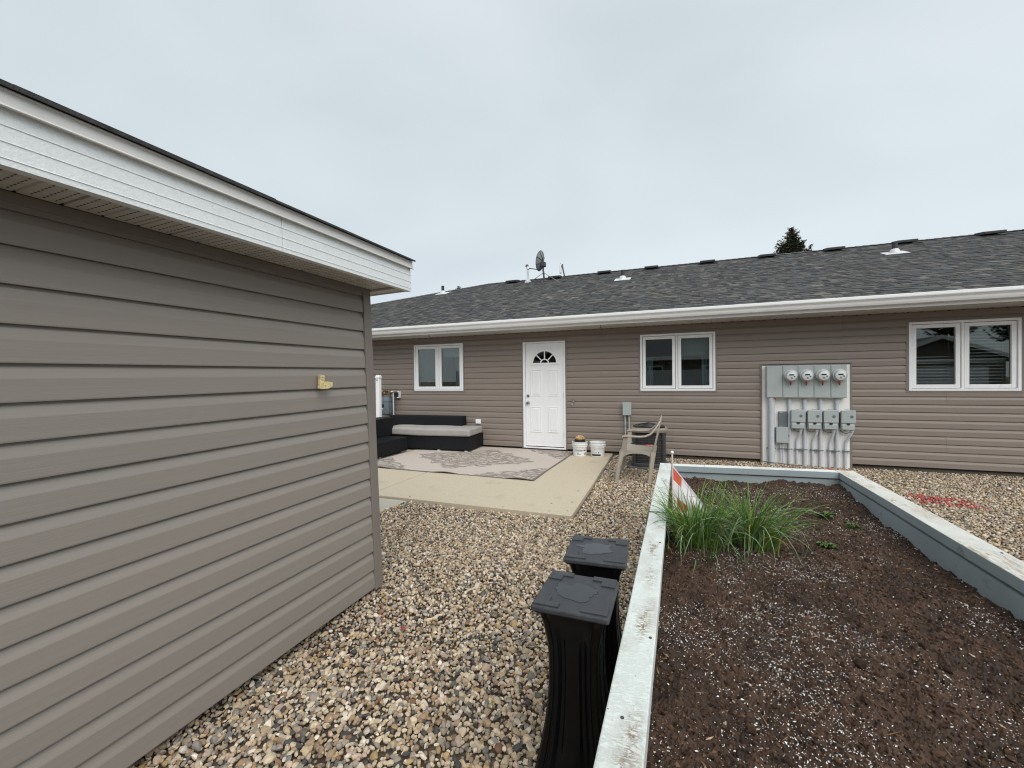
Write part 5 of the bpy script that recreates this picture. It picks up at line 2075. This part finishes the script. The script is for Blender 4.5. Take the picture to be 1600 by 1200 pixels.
pc = np.array([lin(c) for c in ((72, 54, 42), (56, 42, 34), (84, 63, 48), (42, 33, 28), (98, 76, 59))])
scatter('soil_crumbs', np.stack([x, y, soil_h(x, y)+sz*0.3], -1), sz, pc[RNG.integers(0, 5, len(x))]*RNG.uniform(0.75, 1.2, (len(x), 1)), v1, f1, m_bits, (1, 0.8, 0.7), False)
tag(bpy.data.objects['soil_crumbs'], 'loose brown crumbs of soil over the planter bed', None, None, 'stuff')
x, y = bed_points(2600, 1.3)
vk, fk = rock_variants(1, 8, 0.24, 3)
sz = RNG.lognormal(math.log(0.0062), 0.35, len(x))
scatter('soil_clods', np.stack([x, y, soil_h(x, y)+sz*0.2], -1), sz, pc[RNG.integers(0, 3, len(x))]*RNG.uniform(0.75, 1.1, (len(x), 1)), vk, fk, m_bits, (1, 0.85, 0.75), False)
tag(bpy.data.objects['soil_clods'], 'small crumbly clods lying on the planter soil', None, None, 'stuff')
x, y = bed_points(50000, 1.25)
clump_n = fbm(x, y, 3.5, 77, 3)
keep = RNG.uniform(0, 1, len(x)) < np.clip(0.40+1.0*clump_n-0.25*smooth01(2.8, 3.8, y), 0.05, 1)
x, y = x[keep], y[keep]
sz = np.clip(RNG.lognormal(math.log(0.00125), 0.42, len(x)), 0.0006, 0.0042)
wc = np.array([lin((244, 241, 236))])*RNG.uniform(0.6, 1.0, (len(x), 1))
scatter('perlite', np.stack([x, y, soil_h(x, y)+sz*0.6+0.002], -1), sz, wc, v1, f1, m_bits, (1.5, 0.85, 0.7), False)
tag(bpy.data.objects['perlite'], 'white perlite grains speckling the planter soil', None, None, 'stuff')
x, y = bed_points(420, 1.2)
sz = RNG.uniform(0.004, 0.011, len(x))
bc = np.array([lin(c) for c in ((118, 92, 72), (136, 112, 90), (92, 68, 54), (168, 148, 124))])
scatter('bark_chips', np.stack([x, y, soil_h(x, y)+0.004], -1), sz, bc[RNG.integers(0, 4, len(x))], v1, f1, m_bits, (1.3, 0.5, 0.28), False, tilt=0.3)
tag(bpy.data.objects['bark_chips'], 'brown bark chips scattered on the planter soil', None, None, 'stuff')

x, y = bed_points(150, 1.2)
scatter('twigs', np.stack([x, y, soil_h(x, y)+0.006], -1), RNG.uniform(0.003, 0.007, len(x)), np.array([lin((150, 122, 96))])*RNG.uniform(0.45, 1.1, (len(x), 1)), v1, f1, m_bits, (4.5, 0.28, 0.25), False, tilt=0.12)
tag(bpy.data.objects['twigs'], 'short dry twigs and roots strewn over the planter soil', None, None, 'stuff')

# --- chives
m_blade = attr_mat('chive_blade', 0.45, 0.12, 30, 0.0, 10, 0.4)
bl = bpy.data.materials['chive_blade'].node_tree
bl.nodes['Principled BSDF'].inputs['Subsurface Weight'].default_value = 0.0
def blades(base, n, spread, length, bias, palette, rad=0.0021, seed=1, droop=(0.25, 1.1)):
    rg = np.random.default_rng(seed)
    V, F, C = [], [], []
    for i in range(n):
        a = rg.uniform(0, 2*PI)
        r0 = abs(rg.normal(0, 0.40))*spread
        bx, by = base[0]+r0*math.cos(a)*0.9, base[1]+r0*math.sin(a)*0.9
        out = Vector((math.cos(a)+rg.normal(0, 0.35)+bias[0], math.sin(a)+rg.normal(0, 0.35)+bias[1], 0))
        if out.length < 0.05:
            out = Vector((1, 0, 0))
        out.normalize()
        L = length*rg.uniform(0.55, 1.15)
        lean = rg.uniform(0.10, 1.15)
        dr = rg.uniform(*droop)*(1.9 if rg.uniform() < 0.3 else 1.0)
        bz = float(soil_h(np.array([bx]), np.array([by]))[0])-0.01
        p = Vector((bx, by, bz))
        ang = PI/2-lean*0.5
        ns = 8
        col = np.array(palette[rg.integers(0, len(palette))])*rg.uniform(0.5, 1.15)
        side = Vector((-out.y, out.x, 0))
        sw = rg.normal(0, 0.25)
        n0 = len(V)
        for k in range(ns+1):
            u = k/ns
            rr = rad*(1-0.85*u**2)*rg.uniform(0.9, 1.1)
            d = (out*math.cos(ang)+Vector((0, 0, 1))*math.sin(ang)+side*sw*u).normalized()
            nrm = (Vector((0, 0, 1))-d*d.z)
            nrm = nrm.normalized() if nrm.length > 0.05 else out
            for q_ in ((side, 1.0), (nrm, 0.9), (-side, 1.0), (-nrm, 0.5)):
                V.append(tuple(p+q_[0]*rr*q_[1]))
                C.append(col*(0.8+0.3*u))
            p = p+d*(L/ns)
            ang -= dr/ns*(0.6+1.3*u)
            gz = float(soil_h(np.array([p.x]), np.array([p.y]))[0])+0.004
            if p.z < gz:
                p.z = gz
                ang = max(ang, 0.0)
            if p.x < -0.052 and p.z < PZ+0.004:
                p.x = -0.052
        for k in range(ns):
            for s_ in range(4):
                F.append((n0+k*4+s_, n0+k*4+(s_+1) % 4, n0+(k+1)*4+(s_+1) % 4, n0+(k+1)*4+s_))
    return np.array(V), np.array(F), np.array(C)
greens = [lin(c) for c in ((98, 140, 50), (114, 156, 60), (82, 122, 50), (126, 162, 76), (100, 142, 62))]
bluish = [lin(c) for c in ((112, 140, 92), (130, 154, 112), (96, 126, 78))]
straw = [lin(c) for c in ((186, 168, 92), (168, 150, 100), (150, 140, 84))]
for nm_l, base, n, spread, length, bias, sd_ in (('tall bushy chive clump growing against the left rail and flag', (0.085, 2.42), 200, 0.22, 0.33, (0.10, -0.10), 3), ('narrower chive clump fanning out in the middle of the planter', (0.345, 2.48), 130, 0.15, 0.36, (0.45, -0.05), 4)):
    pl = thing('chive_clump', nm_l, 'chives', (base[0], base[1], 0.52), 0, 'chive clumps in the planter')
    for part_n, cnt, palette, ln, bi, dr in (('blades', n, greens, length, bias, (0.2, 0.9)), ('outer_blades', int(n*0.42), bluish, length*1.2, (bias[0]-0.1, bias[1]-0.8), (1.0, 2.2)), ('dry_blades', 34, straw, length*0.8, (bias[0], bias[1]-0.3), (0.3, 1.6))):
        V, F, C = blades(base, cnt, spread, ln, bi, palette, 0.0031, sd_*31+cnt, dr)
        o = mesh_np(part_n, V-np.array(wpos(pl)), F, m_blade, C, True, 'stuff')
        o.parent = pl
# --- little weeds
def weed(label, x, y, r, n, seed):
    rg = random.Random(seed)
    z = float(soil_h(np.array([x]), np.array([y]))[0])
    o = thing('weed', label, 'weed', (x, y, z), 0, 'young weeds in the planter')
    V, F, C = [], [], []
    for i in range(n):
        a = rg.uniform(0, 2*PI)
        L = r*rg.uniform(0.5, 1.1)
        w = L*0.14
        h = rg.uniform(0.01, 0.035)
        d, s_ = Vector((math.cos(a), math.sin(a), 0)), Vector((-math.sin(a), math.cos(a), 0))
        n0 = len(V)
        for u, ww, zz in ((0.0, 0.15, 0.0), (0.35, 0.4, 0.7), (0.65, 1.0, 1.0), (1.0, 0.1, 0.75)):
            p = d*L*u
            V += [tuple(p+s_*w*ww+Vector((0, 0, h*zz+0.003))), tuple(p+Vector((0, 0, h*zz-0.003))), tuple(p-s_*w*ww+Vector((0, 0, h*zz+0.003)))]
            C += [np.array(lin((84, 114, 50)))*rg.uniform(0.7, 1.1)]*3
        for k in range(3):
            for m_ in range(2):
                F.append((n0+k*3+m_, n0+k*3+m_+1, n0+(k+1)*3+m_+1, n0+(k+1)*3+m_))
    me_o = mesh_np('leaves', np.array(V), np.array(F), m_blade, np.array(C), True, 'stuff')
    me_o.parent = o
weed('small green weed in open soil right of the chives, nearer the house', 0.82, 3.08, 0.06, 30, 1)
weed('tiny green weed just beside the small weed near the back of the bed', 0.93, 2.98, 0.045, 18, 2)
weed('flat green weed in the soil beside the narrower chive clump', 0.70, 2.62, 0.055, 28, 3)
weed('pale green weed between the two chive clumps', 0.26, 2.88, 0.085, 30, 4)

# --- pennant on a stake
flag = thing('marker_flag', 'orange and white pennant on a white ball-topped stake at the planter corner', 'flag', (-0.035, 2.90, 0.53))
mb = MB()
mb.tube([(0, 0, -0.05), (-0.004, 0.0, 0.17), (-0.006, 0, 0.395)], 0.0055, 8)
mb.build('stake', mat('pinkish_white_rod', lin((214, 200, 194)), 0.4), flag, True)
mb = MB()
vv, ff = ico(2)
mb.add([(-0.006+v[0]*0.011, v[1]*0.011, 0.402+v[2]*0.011) for v in vv], [tuple(f) for f in ff])
mb.build('ball', m_white, flag, True)
m_or = mat('orange_vinyl', lin((232, 106, 84)), 0.5, 0.06, 20)
m_wh = mat('white_vinyl', lin((244, 238, 241)), 0.5, 0.03, 12)
def flag_grid(u, v):
    # u: 0 at the stake .. 1 along the fly; v: 0 top .. 1 bottom
    top = Vector((0.0, 0, 0.315))
    bot = Vector((0.0, 0, 0.025))
    tip = Vector((0.225, -0.05, 0.035))
    a_ = top.lerp(tip, u)
    b_ = bot.lerp(tip+Vector((-0.02, 0.0, -0.02)), u)
    p = a_.lerp(b_, v)
    p.y += 0.020*math.sin(u*5+v*4)*u+0.010*math.sin(v*9)*u
    p.z -= 0.02*math.sin(PI*u)*v
    return p
def panel(cells, m, nm):
    mb = MB()
    for (u0, v0, u1, v1_) in cells:
        k = 6
        vs, fs = [], []
        for s_ in (0.0012, -0.0012):
            for j in range(k+1):
                for i in range(k+1):
                    p = flag_grid(u0+(u1-u0)*i/k, v0+(v1_-v0)*j/k)
                    vs.append((p.x, p.y+s_, p.z))
        w = (k+1)*(k+1)
        for j in range(k):
            for i in range(k):
                q_ = j*(k+1)+i
                fs += [(q_, q_+1, q_+k+2, q_+k+1), (w+q_, w+q_+k+1, w+q_+k+2, w+q_+1)]
        mb.add(vs, fs)
    mb.build(nm, m, flag, True)
panel([(0.0, 0.04, 0.22, 0.30)], m_or, 'orange_patch')
panel([(0.10, 0.64, 0.38, 0.92)], m_or, 'orange_patch')
panel([(0.0, 0.0, 1.0, 0.04), (0.22, 0.04, 1.0, 0.30), (0.0, 0.30, 1.0, 0.64), (0.0, 0.64, 0.10, 0.92), (0.38, 0.64, 1.0, 0.92), (0.0, 0.92, 1.0, 1.0)], m_wh, 'white_patch')

# ------------------------------------------------------------------ black pedestals
m_ped = mat('black_moulded_plastic', (0.0045, 0.0047, 0.0055), 0.30, 0.15, 14, 0.08, 200, spec=0.32)
m_pcap = mat('charcoal_cap_plastic', lin((58, 60, 64)), 0.5, 0.12, 18, 0.45, 260, dirt=lin((68, 70, 72)), dirt_amt=0.42, dirt_scale=14)
m_wet = mat('standing_water', lin((40, 43, 48)), 0.06, 0.1, 20, spec=0.5)
HALF = [(0.0, 0.135), (0.02, 0.134), (0.05, 0.128), (0.065, 0.124), (0.09, 0.117), (0.135, 0.107), (0.18, 0.098), (0.23, 0.090), (0.28, 0.084), (0.33, 0.080), (0.38, 0.0785), (0.43, 0.079), (0.470, 0.0805), (0.494, 0.084), (0.525, 0.089), (0.55, 0.094), (0.575, 0.101), (0.587, 0.105)]
def pedestal(label, x, y, rot, seed):
    rg = random.Random(seed)
    z0 = 0.087
    o = thing('pedestal', label, 'pedestal', (x, y, z0), rot, 'black pedestals beside the planter')
    rings = []
    for z, h in HALF:
        ins = 0.0
        if 0.065 <= z <= 0.525:
            ins = 0.011*min(1, (z-0.05)/0.03, (0.55-z)/0.04)
        fld = ins*(1-max(0.0, min(1.0, (0.492-z)/0.02, (z-0.11)/0.03)))
        g = 0.004 if 0.02 < z < 0.56 else 0.001
        ring = []
        for s_ in range(4):
            a = s_*PI/2
            c, sn = math.cos(a), math.sin(a)
            for u, d in ((-0.93, 0), (-0.78, 0), (-0.76, g), (-0.72, g), (-0.70, 0), (-0.58, 0), (-0.46, ins), (-0.34, ins), (-0.27, fld), (0.27, fld), (0.34, ins), (0.46, ins), (0.58, 0), (0.70, 0), (0.72, g), (0.76, g), (0.78, 0), (0.93, 0)):
                p = (u*h, -(h-d))
                ring.append((p[0]*c-p[1]*sn, p[0]*sn+p[1]*c, z))
        rings.append(ring)
    mb = MB()
    mb.loft(rings)
    mb.build('body', m_ped, o, True)
    mb = MB()
    mb.box(-0.113, 0.113, -0.115, 0.115, 0.5875, 0.598, 0.003)
    mb.build('collar', m_ped, o)
    mb = MB()
    mb.box(-0.122, 0.122, -0.127, 0.127, 0.5955, 0.616, 0.006)
    cp = mb.build('cap', m_pcap, o)
    for sx, sy in ((-1, -1), (1, -1), (1, 1), (-1, 1)):
        mb = MB()
        e, f_, w, d = 0.115, 0.120, 0.080, 0.044
        poly = [(sx*e, sy*f_), (sx*(e-w), sy*f_), (sx*(e-w), sy*(f_-d*0.62)), (sx*(e-w*0.58), sy*(f_-d*0.62)), (sx*(e-w*0.58), sy*(f_-d*1.35)), (sx*e, sy*(f_-d*1.35))]
        mb.prism(poly, 0.6155, 0.6215, 'z')
        mb.build('corner_plate', m_pcap, cp)
    mb = MB()
    n = 40
    pts = []
    for i in range(n):
        t = 2*PI*i/n
        r = 0.056*(1+0.55*noise.noise(Vector((math.cos(t)*1.6, math.sin(t)*1.6, seed*3.1)))+0.22*noise.noise(Vector((math.cos(t)*4, math.sin(t)*4, seed*1.7))))
        pts.append((r*math.cos(t)*1.35-0.008, r*math.sin(t)*0.95+0.004))
    mb.add([(p[0], p[1], 0.6166) for p in pts]+[(p[0]*0.96, p[1]*0.96, 0.6174) for p in pts], [(i, (i+1) % n, n+(i+1) % n, n+i) for i in range(n)]+[tuple(range(n, 2*n))])
    mb.build('rain_puddle', m_wet, cp)
    mb = MB()
    mb.lathe([(0.0045, 0), (0.0045, 0.0012), (0.001, 0.0014)], (0.052, 0.040, 0.616), 8)
    mb.build('cap_hole', m_black, cp)
pedestal('black hourglass pedestal with a wet cap, the one nearer the camera', -0.317, 1.378, R(0.5), 1)
pedestal('black hourglass pedestal with a wet cap, standing behind its twin', -0.317, 1.760, R(4.0), 2)

# ------------------------------------------------------------------ gravel
m_stone = attr_mat('river_stone', 0.72, 0.22, 55, 0.35, 160, 0.35)
def gravel_points(step):
    xs_, ys_ = np.arange(-3.6, 6.6, step), np.arange(0.75, 7.92, step*0.92)
    X, Y = np.meshgrid(xs_, ys_)
    X[::2] += step/2
    X = X.ravel()+RNG.uniform(-0.36, 0.36, X.size)*step
    Y = Y.ravel()+RNG.uniform(-0.36, 0.36, Y.size)*step
    ok = (X < 0.62*Y+2.0)
    ok &= ~((X < -0.985-(Y-4.165)*0.032) & (Y > 4.145))
    ok &= ~((X < -3.10+(Y-2.55)*0.088) & (Y > 2.5))
    ok &= ~((X < -2.15) & (Y < 2.20))
    ok &= ~((X > -0.13) & (X < 1.24) & (Y < 4.06))
    ok &= ~((np.abs(X+0.455) < 0.33) & (np.abs(Y-7.20) < 0.33))
    ok &= ~((X > 3.0) & (Y < 0.9))
    return X[ok], Y[ok]
spal = np.array([lin(c) for c in ((202, 191, 170), (186, 171, 146), (222, 216, 206), (158, 152, 143), (108, 107, 104), (158, 138, 116), (190, 172, 158), (136, 136, 134), (82, 82, 82), (178, 156, 118), (140, 112, 92), (208, 200, 188))])
spal = spal*np.array((0.95, 0.885, 0.81))
sprob = np.array([0.20, 0.15, 0.08, 0.15, 0.06, 0.09, 0.08, 0.05, 0.035, 0.045, 0.03, 0.05])
sprob /= sprob.sum()
def stone_cols(X, Y):
    c = spal[RNG.choice(len(spal), len(X), p=sprob)]*RNG.uniform(0.78, 1.12, (len(X), 1))
    red = np.array(lin((186, 86, 86)))
    d = ((X-2.76)/0.36)**2+((Y-6.20)/0.27)**2+0.5*fbm(X, Y, 6, 9, 2)
    m_ = (d < 0.75) & (RNG.uniform(0, 1, len(X)) < 0.6)
    m_ |= (X > 1.62) & (X < 2.42) & (Y > 7.50) & (Y < 7.72) & (RNG.uniform(0, 1, len(X)) < 0.42) & (fbm(X, Y, 7, 19, 2) > -0.15)
    c[m_] = red*RNG.uniform(0.75, 1.1, (m_.sum(), 1))
    return np.clip(c, 0, 0.85)
GX_, GY_ = gravel_points(0.0188)
HX_, HY_ = gravel_points(0.0225)
dist, distH = np.hypot(GX_, GY_), np.hypot(HX_, HY_)
vn, fn = rock_variants(2, 18, 0.06, 16)
vf, ff_ = rock_variants(1, 10, 0.14, 5)
side, sideH = GX_ > 0.62*GY_+0.55, HX_ > 0.62*HY_+0.55
far = (distH >= 4.4) | sideH
keep = (dist < 4.4) & ~side
GX_, GY_ = np.r_[GX_[keep], HX_[far]], np.r_[GY_[keep], HY_[far]]
dist = np.where(GX_ > 0.62*GY_+0.55, 9.0, np.hypot(GX_, GY_))
near = dist < 2.45
v8 = [OCT_V*RNG.uniform(0.75, 1.15, (6, 1))+RNG.normal(scale=0.1, size=(6, 3)) for _ in range(10)]
LODS = ((near, vn, fn, 0.0117, 'loose mixed river stones beside the shed and black pedestals'), ((dist >= 2.45) & (dist < 4.4), vf, ff_, 0.0117, 'loose mixed river stones in front of the patio slab'), (dist >= 4.4, v8, f1, 0.0152, 'loose mixed river stones stretching to the house wall'))
for msk, vr, fc, msz, glabel in LODS:
    X, Y = GX_[msk], GY_[msk]
    Z0 = terrain(X, Y)
    if msz > 0.015:
        ex = np.array([(-1.02, 4.3), (-1.05, 4.62), (-1.2, 4.23), (-1.71, 4.20), (-1.12, 5.6), (-1.09, 5.1), (-2.3, 4.22), (-2.9, 4.2), (-1.18, 6.4), (-1.25, 4.5)])
        X, Y, Z0 = np.r_[X, ex[:, 0]-0.06], np.r_[Y, ex[:, 1]], np.r_[Z0, np.full(len(ex), PT+0.008)]
    sz = np.clip(RNG.lognormal(math.log(msz), 0.30, len(X)), 0.0065, 0.028)
    Z = Z0-0.006+RNG.uniform(-0.007, 0.008, len(X))
    o = scatter('gravel', np.stack([X, Y, Z], -1), sz, stone_cols(X, Y), vr, fc, m_stone, (1.0, 0.84, 0.66), True)
    if msk is near:
        o.data.set_sharp_from_angle(angle=R(26))
    tag(o, glabel, None, None, 'stuff')
mb = MB()
mb.add([(v[0]*0.016, v[1]*0.012, v[2]*0.007) for v in vn[0]], [tuple(f) for f in fn])
rs = mb.build('red_scrap', m_red, None)
rs.location = (-1.352, 1.846, 0.112)
tag(rs, 'tiny red plastic scrap lying on the gravel near the shed', 'scrap')

# ------------------------------------------------------------------ trees beyond the roof
def needle_mat():
    return attr_mat('spruce_needles', 0.8, 0.25, 4, 0.0, 10, 0.2)
m_need = needle_mat()
m_bark = mat('spruce_bark', lin((84, 66, 52)), 0.95, 0.3, 6, 0.6, 20)
def spruce(label, x, y, top, base_r, seed, group=None, dens=1.0):
    rg = np.random.default_rng(seed)
    tr = thing('spruce_tree', label, 'tree', (x, y, 0), 0, group)
    mb = MB()
    mb.tube([(0, 0, -0.3), (0.02, 0.02, top*0.5), (0, 0, top*0.97)], [0.024*top, 0.012*top, 0.012], 10)
    mb.build('trunk', m_bark, tr, True)
    V, F, C = [], [], []
    pal_ = [np.array(lin(c)) for c in ((58, 60, 38), (46, 50, 34), (70, 68, 44), (40, 44, 34), (76, 70, 48))]
    z = top-0.12
    while z > top*0.45:
        f = (top-z)/top
        L = base_r*(f**0.85)*1.0+0.10
        nb = int((22+14*min(1, f*4))*dens)
        for i in range(nb):
            a = rg.uniform(0, 2*PI)
            l = L*rg.uniform(0.45, 1.15)
            d = Vector((math.cos(a), math.sin(a), 0))
            s_ = Vector((-math.sin(a), math.cos(a), 0))
            rise, sag = rg.uniform(0.05, 0.5), rg.uniform(0.25, 0.7)*min(1, f*6)
            nseg = max(3, int(l/0.13))
            col = pal_[rg.integers(0, 5)]*rg.uniform(0.75, 1.2)
            zz = z+rg.uniform(-0.12, 0.12)
            for k in range(nseg):
                u = (k+0.5)/nseg
                p = d*l*u+Vector((0, 0, zz+l*(rise*u-sag*u*(1-u)*1.6+0.25*u*u)))
                wdt = 0.28*(1-0.45*u)*min(1.0, l+0.15)
                for m_ in range(10):
                    th = rg.uniform(0, 2*PI)
                    dr = (s_*math.cos(th)+Vector((0, 0, 1))*math.sin(th)*0.8+d*rg.uniform(0.3, 1.2)).normalized()
                    ln_ = wdt*rg.uniform(0.6, 1.25)
                    sdv = dr.cross(Vector((rg.normal(), rg.normal(), rg.normal())))
                    if sdv.length < 1e-3:
                        continue
                    sdv.normalize()
                    ww = ln_*0.24
                    n0 = len(V)
                    q_ = p+d*rg.uniform(-0.06, 0.06)
                    V += [tuple(q_-sdv*ww*0.5), tuple(q_+sdv*ww*0.5), tuple(q_+dr*ln_*0.6+sdv*ww*0.7), tuple(q_+dr*ln_)]
                    F.append((n0, n0+1, n0+2, n0+3))
                    C += [col]*4
        z -= 0.19+0.10*f if f < 0.35 else 0.42
    o = mesh_np('crown', np.array(V), np.array(F), m_need, np.array(C), False)
    o.parent = tr
spruce('dark spruce tree whose pointed top shows above the house ridge', 7.20, 34.0, 11.55, 4.2, 5)
spruce('far spruce tree whose tip just clears the hip of the roof', -21.7, 40.0, 11.35, 4.0, 9, None, 0.6)

# ------------------------------------------------------------------ across the yard: what the windows mirror
m_nsid = mat('neighbour_siding', lin((120, 112, 104)), 0.6, 0.05, 3)
m_nroof = mat('neighbour_shingles', lin((96, 96, 98)), 0.95, 0.25, 12, 0.6, 40)
m_fence = mat('white_vinyl_fence', (0.62, 0.65, 0.66), 0.5, 0.04, 3)
nh = thing('neighbour_house', 'neighbouring house with white fascia mirrored in the middle window', 'house', (-4.0, -11.0, 0))
mb = MB()
mb.box(-9, 8.2, -8, 0, 0, 2.55)
mb.build('wall', m_nsid, nh)
mb = MB()
mb.add([(-9.5, 0.6, 2.62), (8.7, 0.6, 2.62), (8.7, -4, 4.4), (-9.5, -4, 4.4), (8.7, -8.6, 2.62), (-9.5, -8.6, 2.62), (-9.5, 0.6, 2.56), (8.7, 0.6, 2.56), (8.7, -8.6, 2.56), (-9.5, -8.6, 2.56)], [(0, 1, 2, 3), (3, 2, 4, 5), (0, 3, 5), (1, 4, 2), (6, 9, 8, 7), (0, 6, 7, 1), (1, 7, 8, 4), (4, 8, 9, 5), (5, 9, 6, 0)])
mb.build('roof', m_nroof, nh)
mb = MB()
mb.box(-9.5, 8.7, 0.605, 0.70, 2.44, 2.66, 0.01)
mb.build('gutter', m_alu, nh)
for x in (-6.5, -2.2, 2.4, 6.0):
    mb = MB()
    mb.box(x-0.75, x+0.75, 0.003, 0.05, 1.0, 2.15, 0.01)
    w_ = mb.build('window', m_white, nh)
    mb = MB()
    for p, r in ((-0.68, -0.05), (0.05, 0.68)):
        mb.box(x+p, x+r, 0.0505, 0.056, 1.08, 2.07)
    mb.build('pane', mat('neighbour_glass', (0.03, 0.035, 0.04), 0.05) if x == -6.5 else bpy.data.materials['neighbour_glass'], w_)
gar = thing('neighbour_garage', 'gabled garage with white fascia mirrored in the window beyond the meter panel', 'garage', (10.85, -9.0, 0))
gar.scale = (0.72, 1.0, 0.80)
mb = MB()
mb.box(-3.2, 3.2, -7, 0, 0, 2.7)
mb.add([(-3.2, 0, 2.7), (3.2, 0, 2.7), (0, 0, 3.9), (-3.2, -7, 2.7), (3.2, -7, 2.7), (0, -7, 3.9)], [(0, 1, 2), (3, 5, 4), (0, 2, 5, 3), (1, 4, 5, 2)])
mb.build('wall', m_nsid, gar)
mb = MB()
for s_ in (-1, 1):
    mb.add([(s_*3.8, 0.4, 2.56), (0, 0.4, 3.99), (0, -7.4, 3.99), (s_*3.8, -7.4, 2.56), (s_*3.8, 0.4, 2.48), (0, 0.4, 3.91), (0, -7.4, 3.91), (s_*3.8, -7.4, 2.48)], [(0, 1, 2, 3), (4, 7, 6, 5), (0, 4, 5, 1), (3, 2, 6, 7), (0, 3, 7, 4)])
mb.build('roof', m_nroof, gar)
for s_ in (-1, 1):
    mb = MB()
    mb.add([(s_*3.85, 0.405, 2.36), (s_*3.85, 0.405, 2.56), (0, 0.405, 4.01), (0, 0.405, 3.79), (s_*3.85, 0.43, 2.36), (s_*3.85, 0.43, 2.56), (0, 0.43, 4.01), (0, 0.43, 3.79)], [(0, 1, 2, 3), (4, 7, 6, 5), (0, 4, 5, 1), (1, 5, 6, 2), (3, 2, 6, 7), (0, 3, 7, 4)])
    mb.build('fascia', m_alu, gar)
mb = MB()
mb.box(-3.2, 3.2, 0.003, 0.05, 2.48, 2.66)
mb.build('frieze_board', m_alu, gar)
mb = MB()
mb.box(-2.4, 2.4, 0.004, 0.06, 0.05, 2.2)
gd = mb.build('overhead_door', m_white, gar)
for k in range(3):
    mb = MB()
    mb.box(-2.4, 2.4, 0.061, 0.066, 0.55+k*0.54, 0.57+k*0.54)
    mb.build('panel_joint', m_grey_dark, gd)
fn_ = thing('vinyl_fence', 'long white vinyl fence across the yard, mirrored in the windows', 'fence', (-2.0, -4.2, 0))
for i in range(7):
    x = -9+i*2.4
    mb = MB()
    mb.box(x-0.06, x+0.06, -0.06, 0.06, 0, 1.9, 0.01)
    mb.build('post', m_fence, fn_)
    if i < 6:
        for z0_, z1_ in ((0.1, 0.22), (1.58, 1.76)):
            mb = MB()
            mb.box(x+0.061, x+2.339, -0.03, 0.03, z0_, z1_)
            mb.build('rail', m_fence, fn_)
        for k in range(12):
            mb = MB()
            mb.box(x+0.065+k*0.1895, x+0.065+k*0.1895+0.186, -0.012, 0.012, 0.22, 1.58)
            mb.build('picket', m_fence, fn_)
for k, (x, y, h, r) in enumerate(((16.5, -21, 9.5, 2.6), (20.5, -22, 8.2, 2.3), (12.5, -23, 8.8, 2.4))):
    spruce(('tall spruce mirrored above the garage gable', 'shorter spruce mirrored at the side of the garage', 'spruce mirrored behind the garage roof')[k], x, y, h, r, 40+k, None, 0.5)
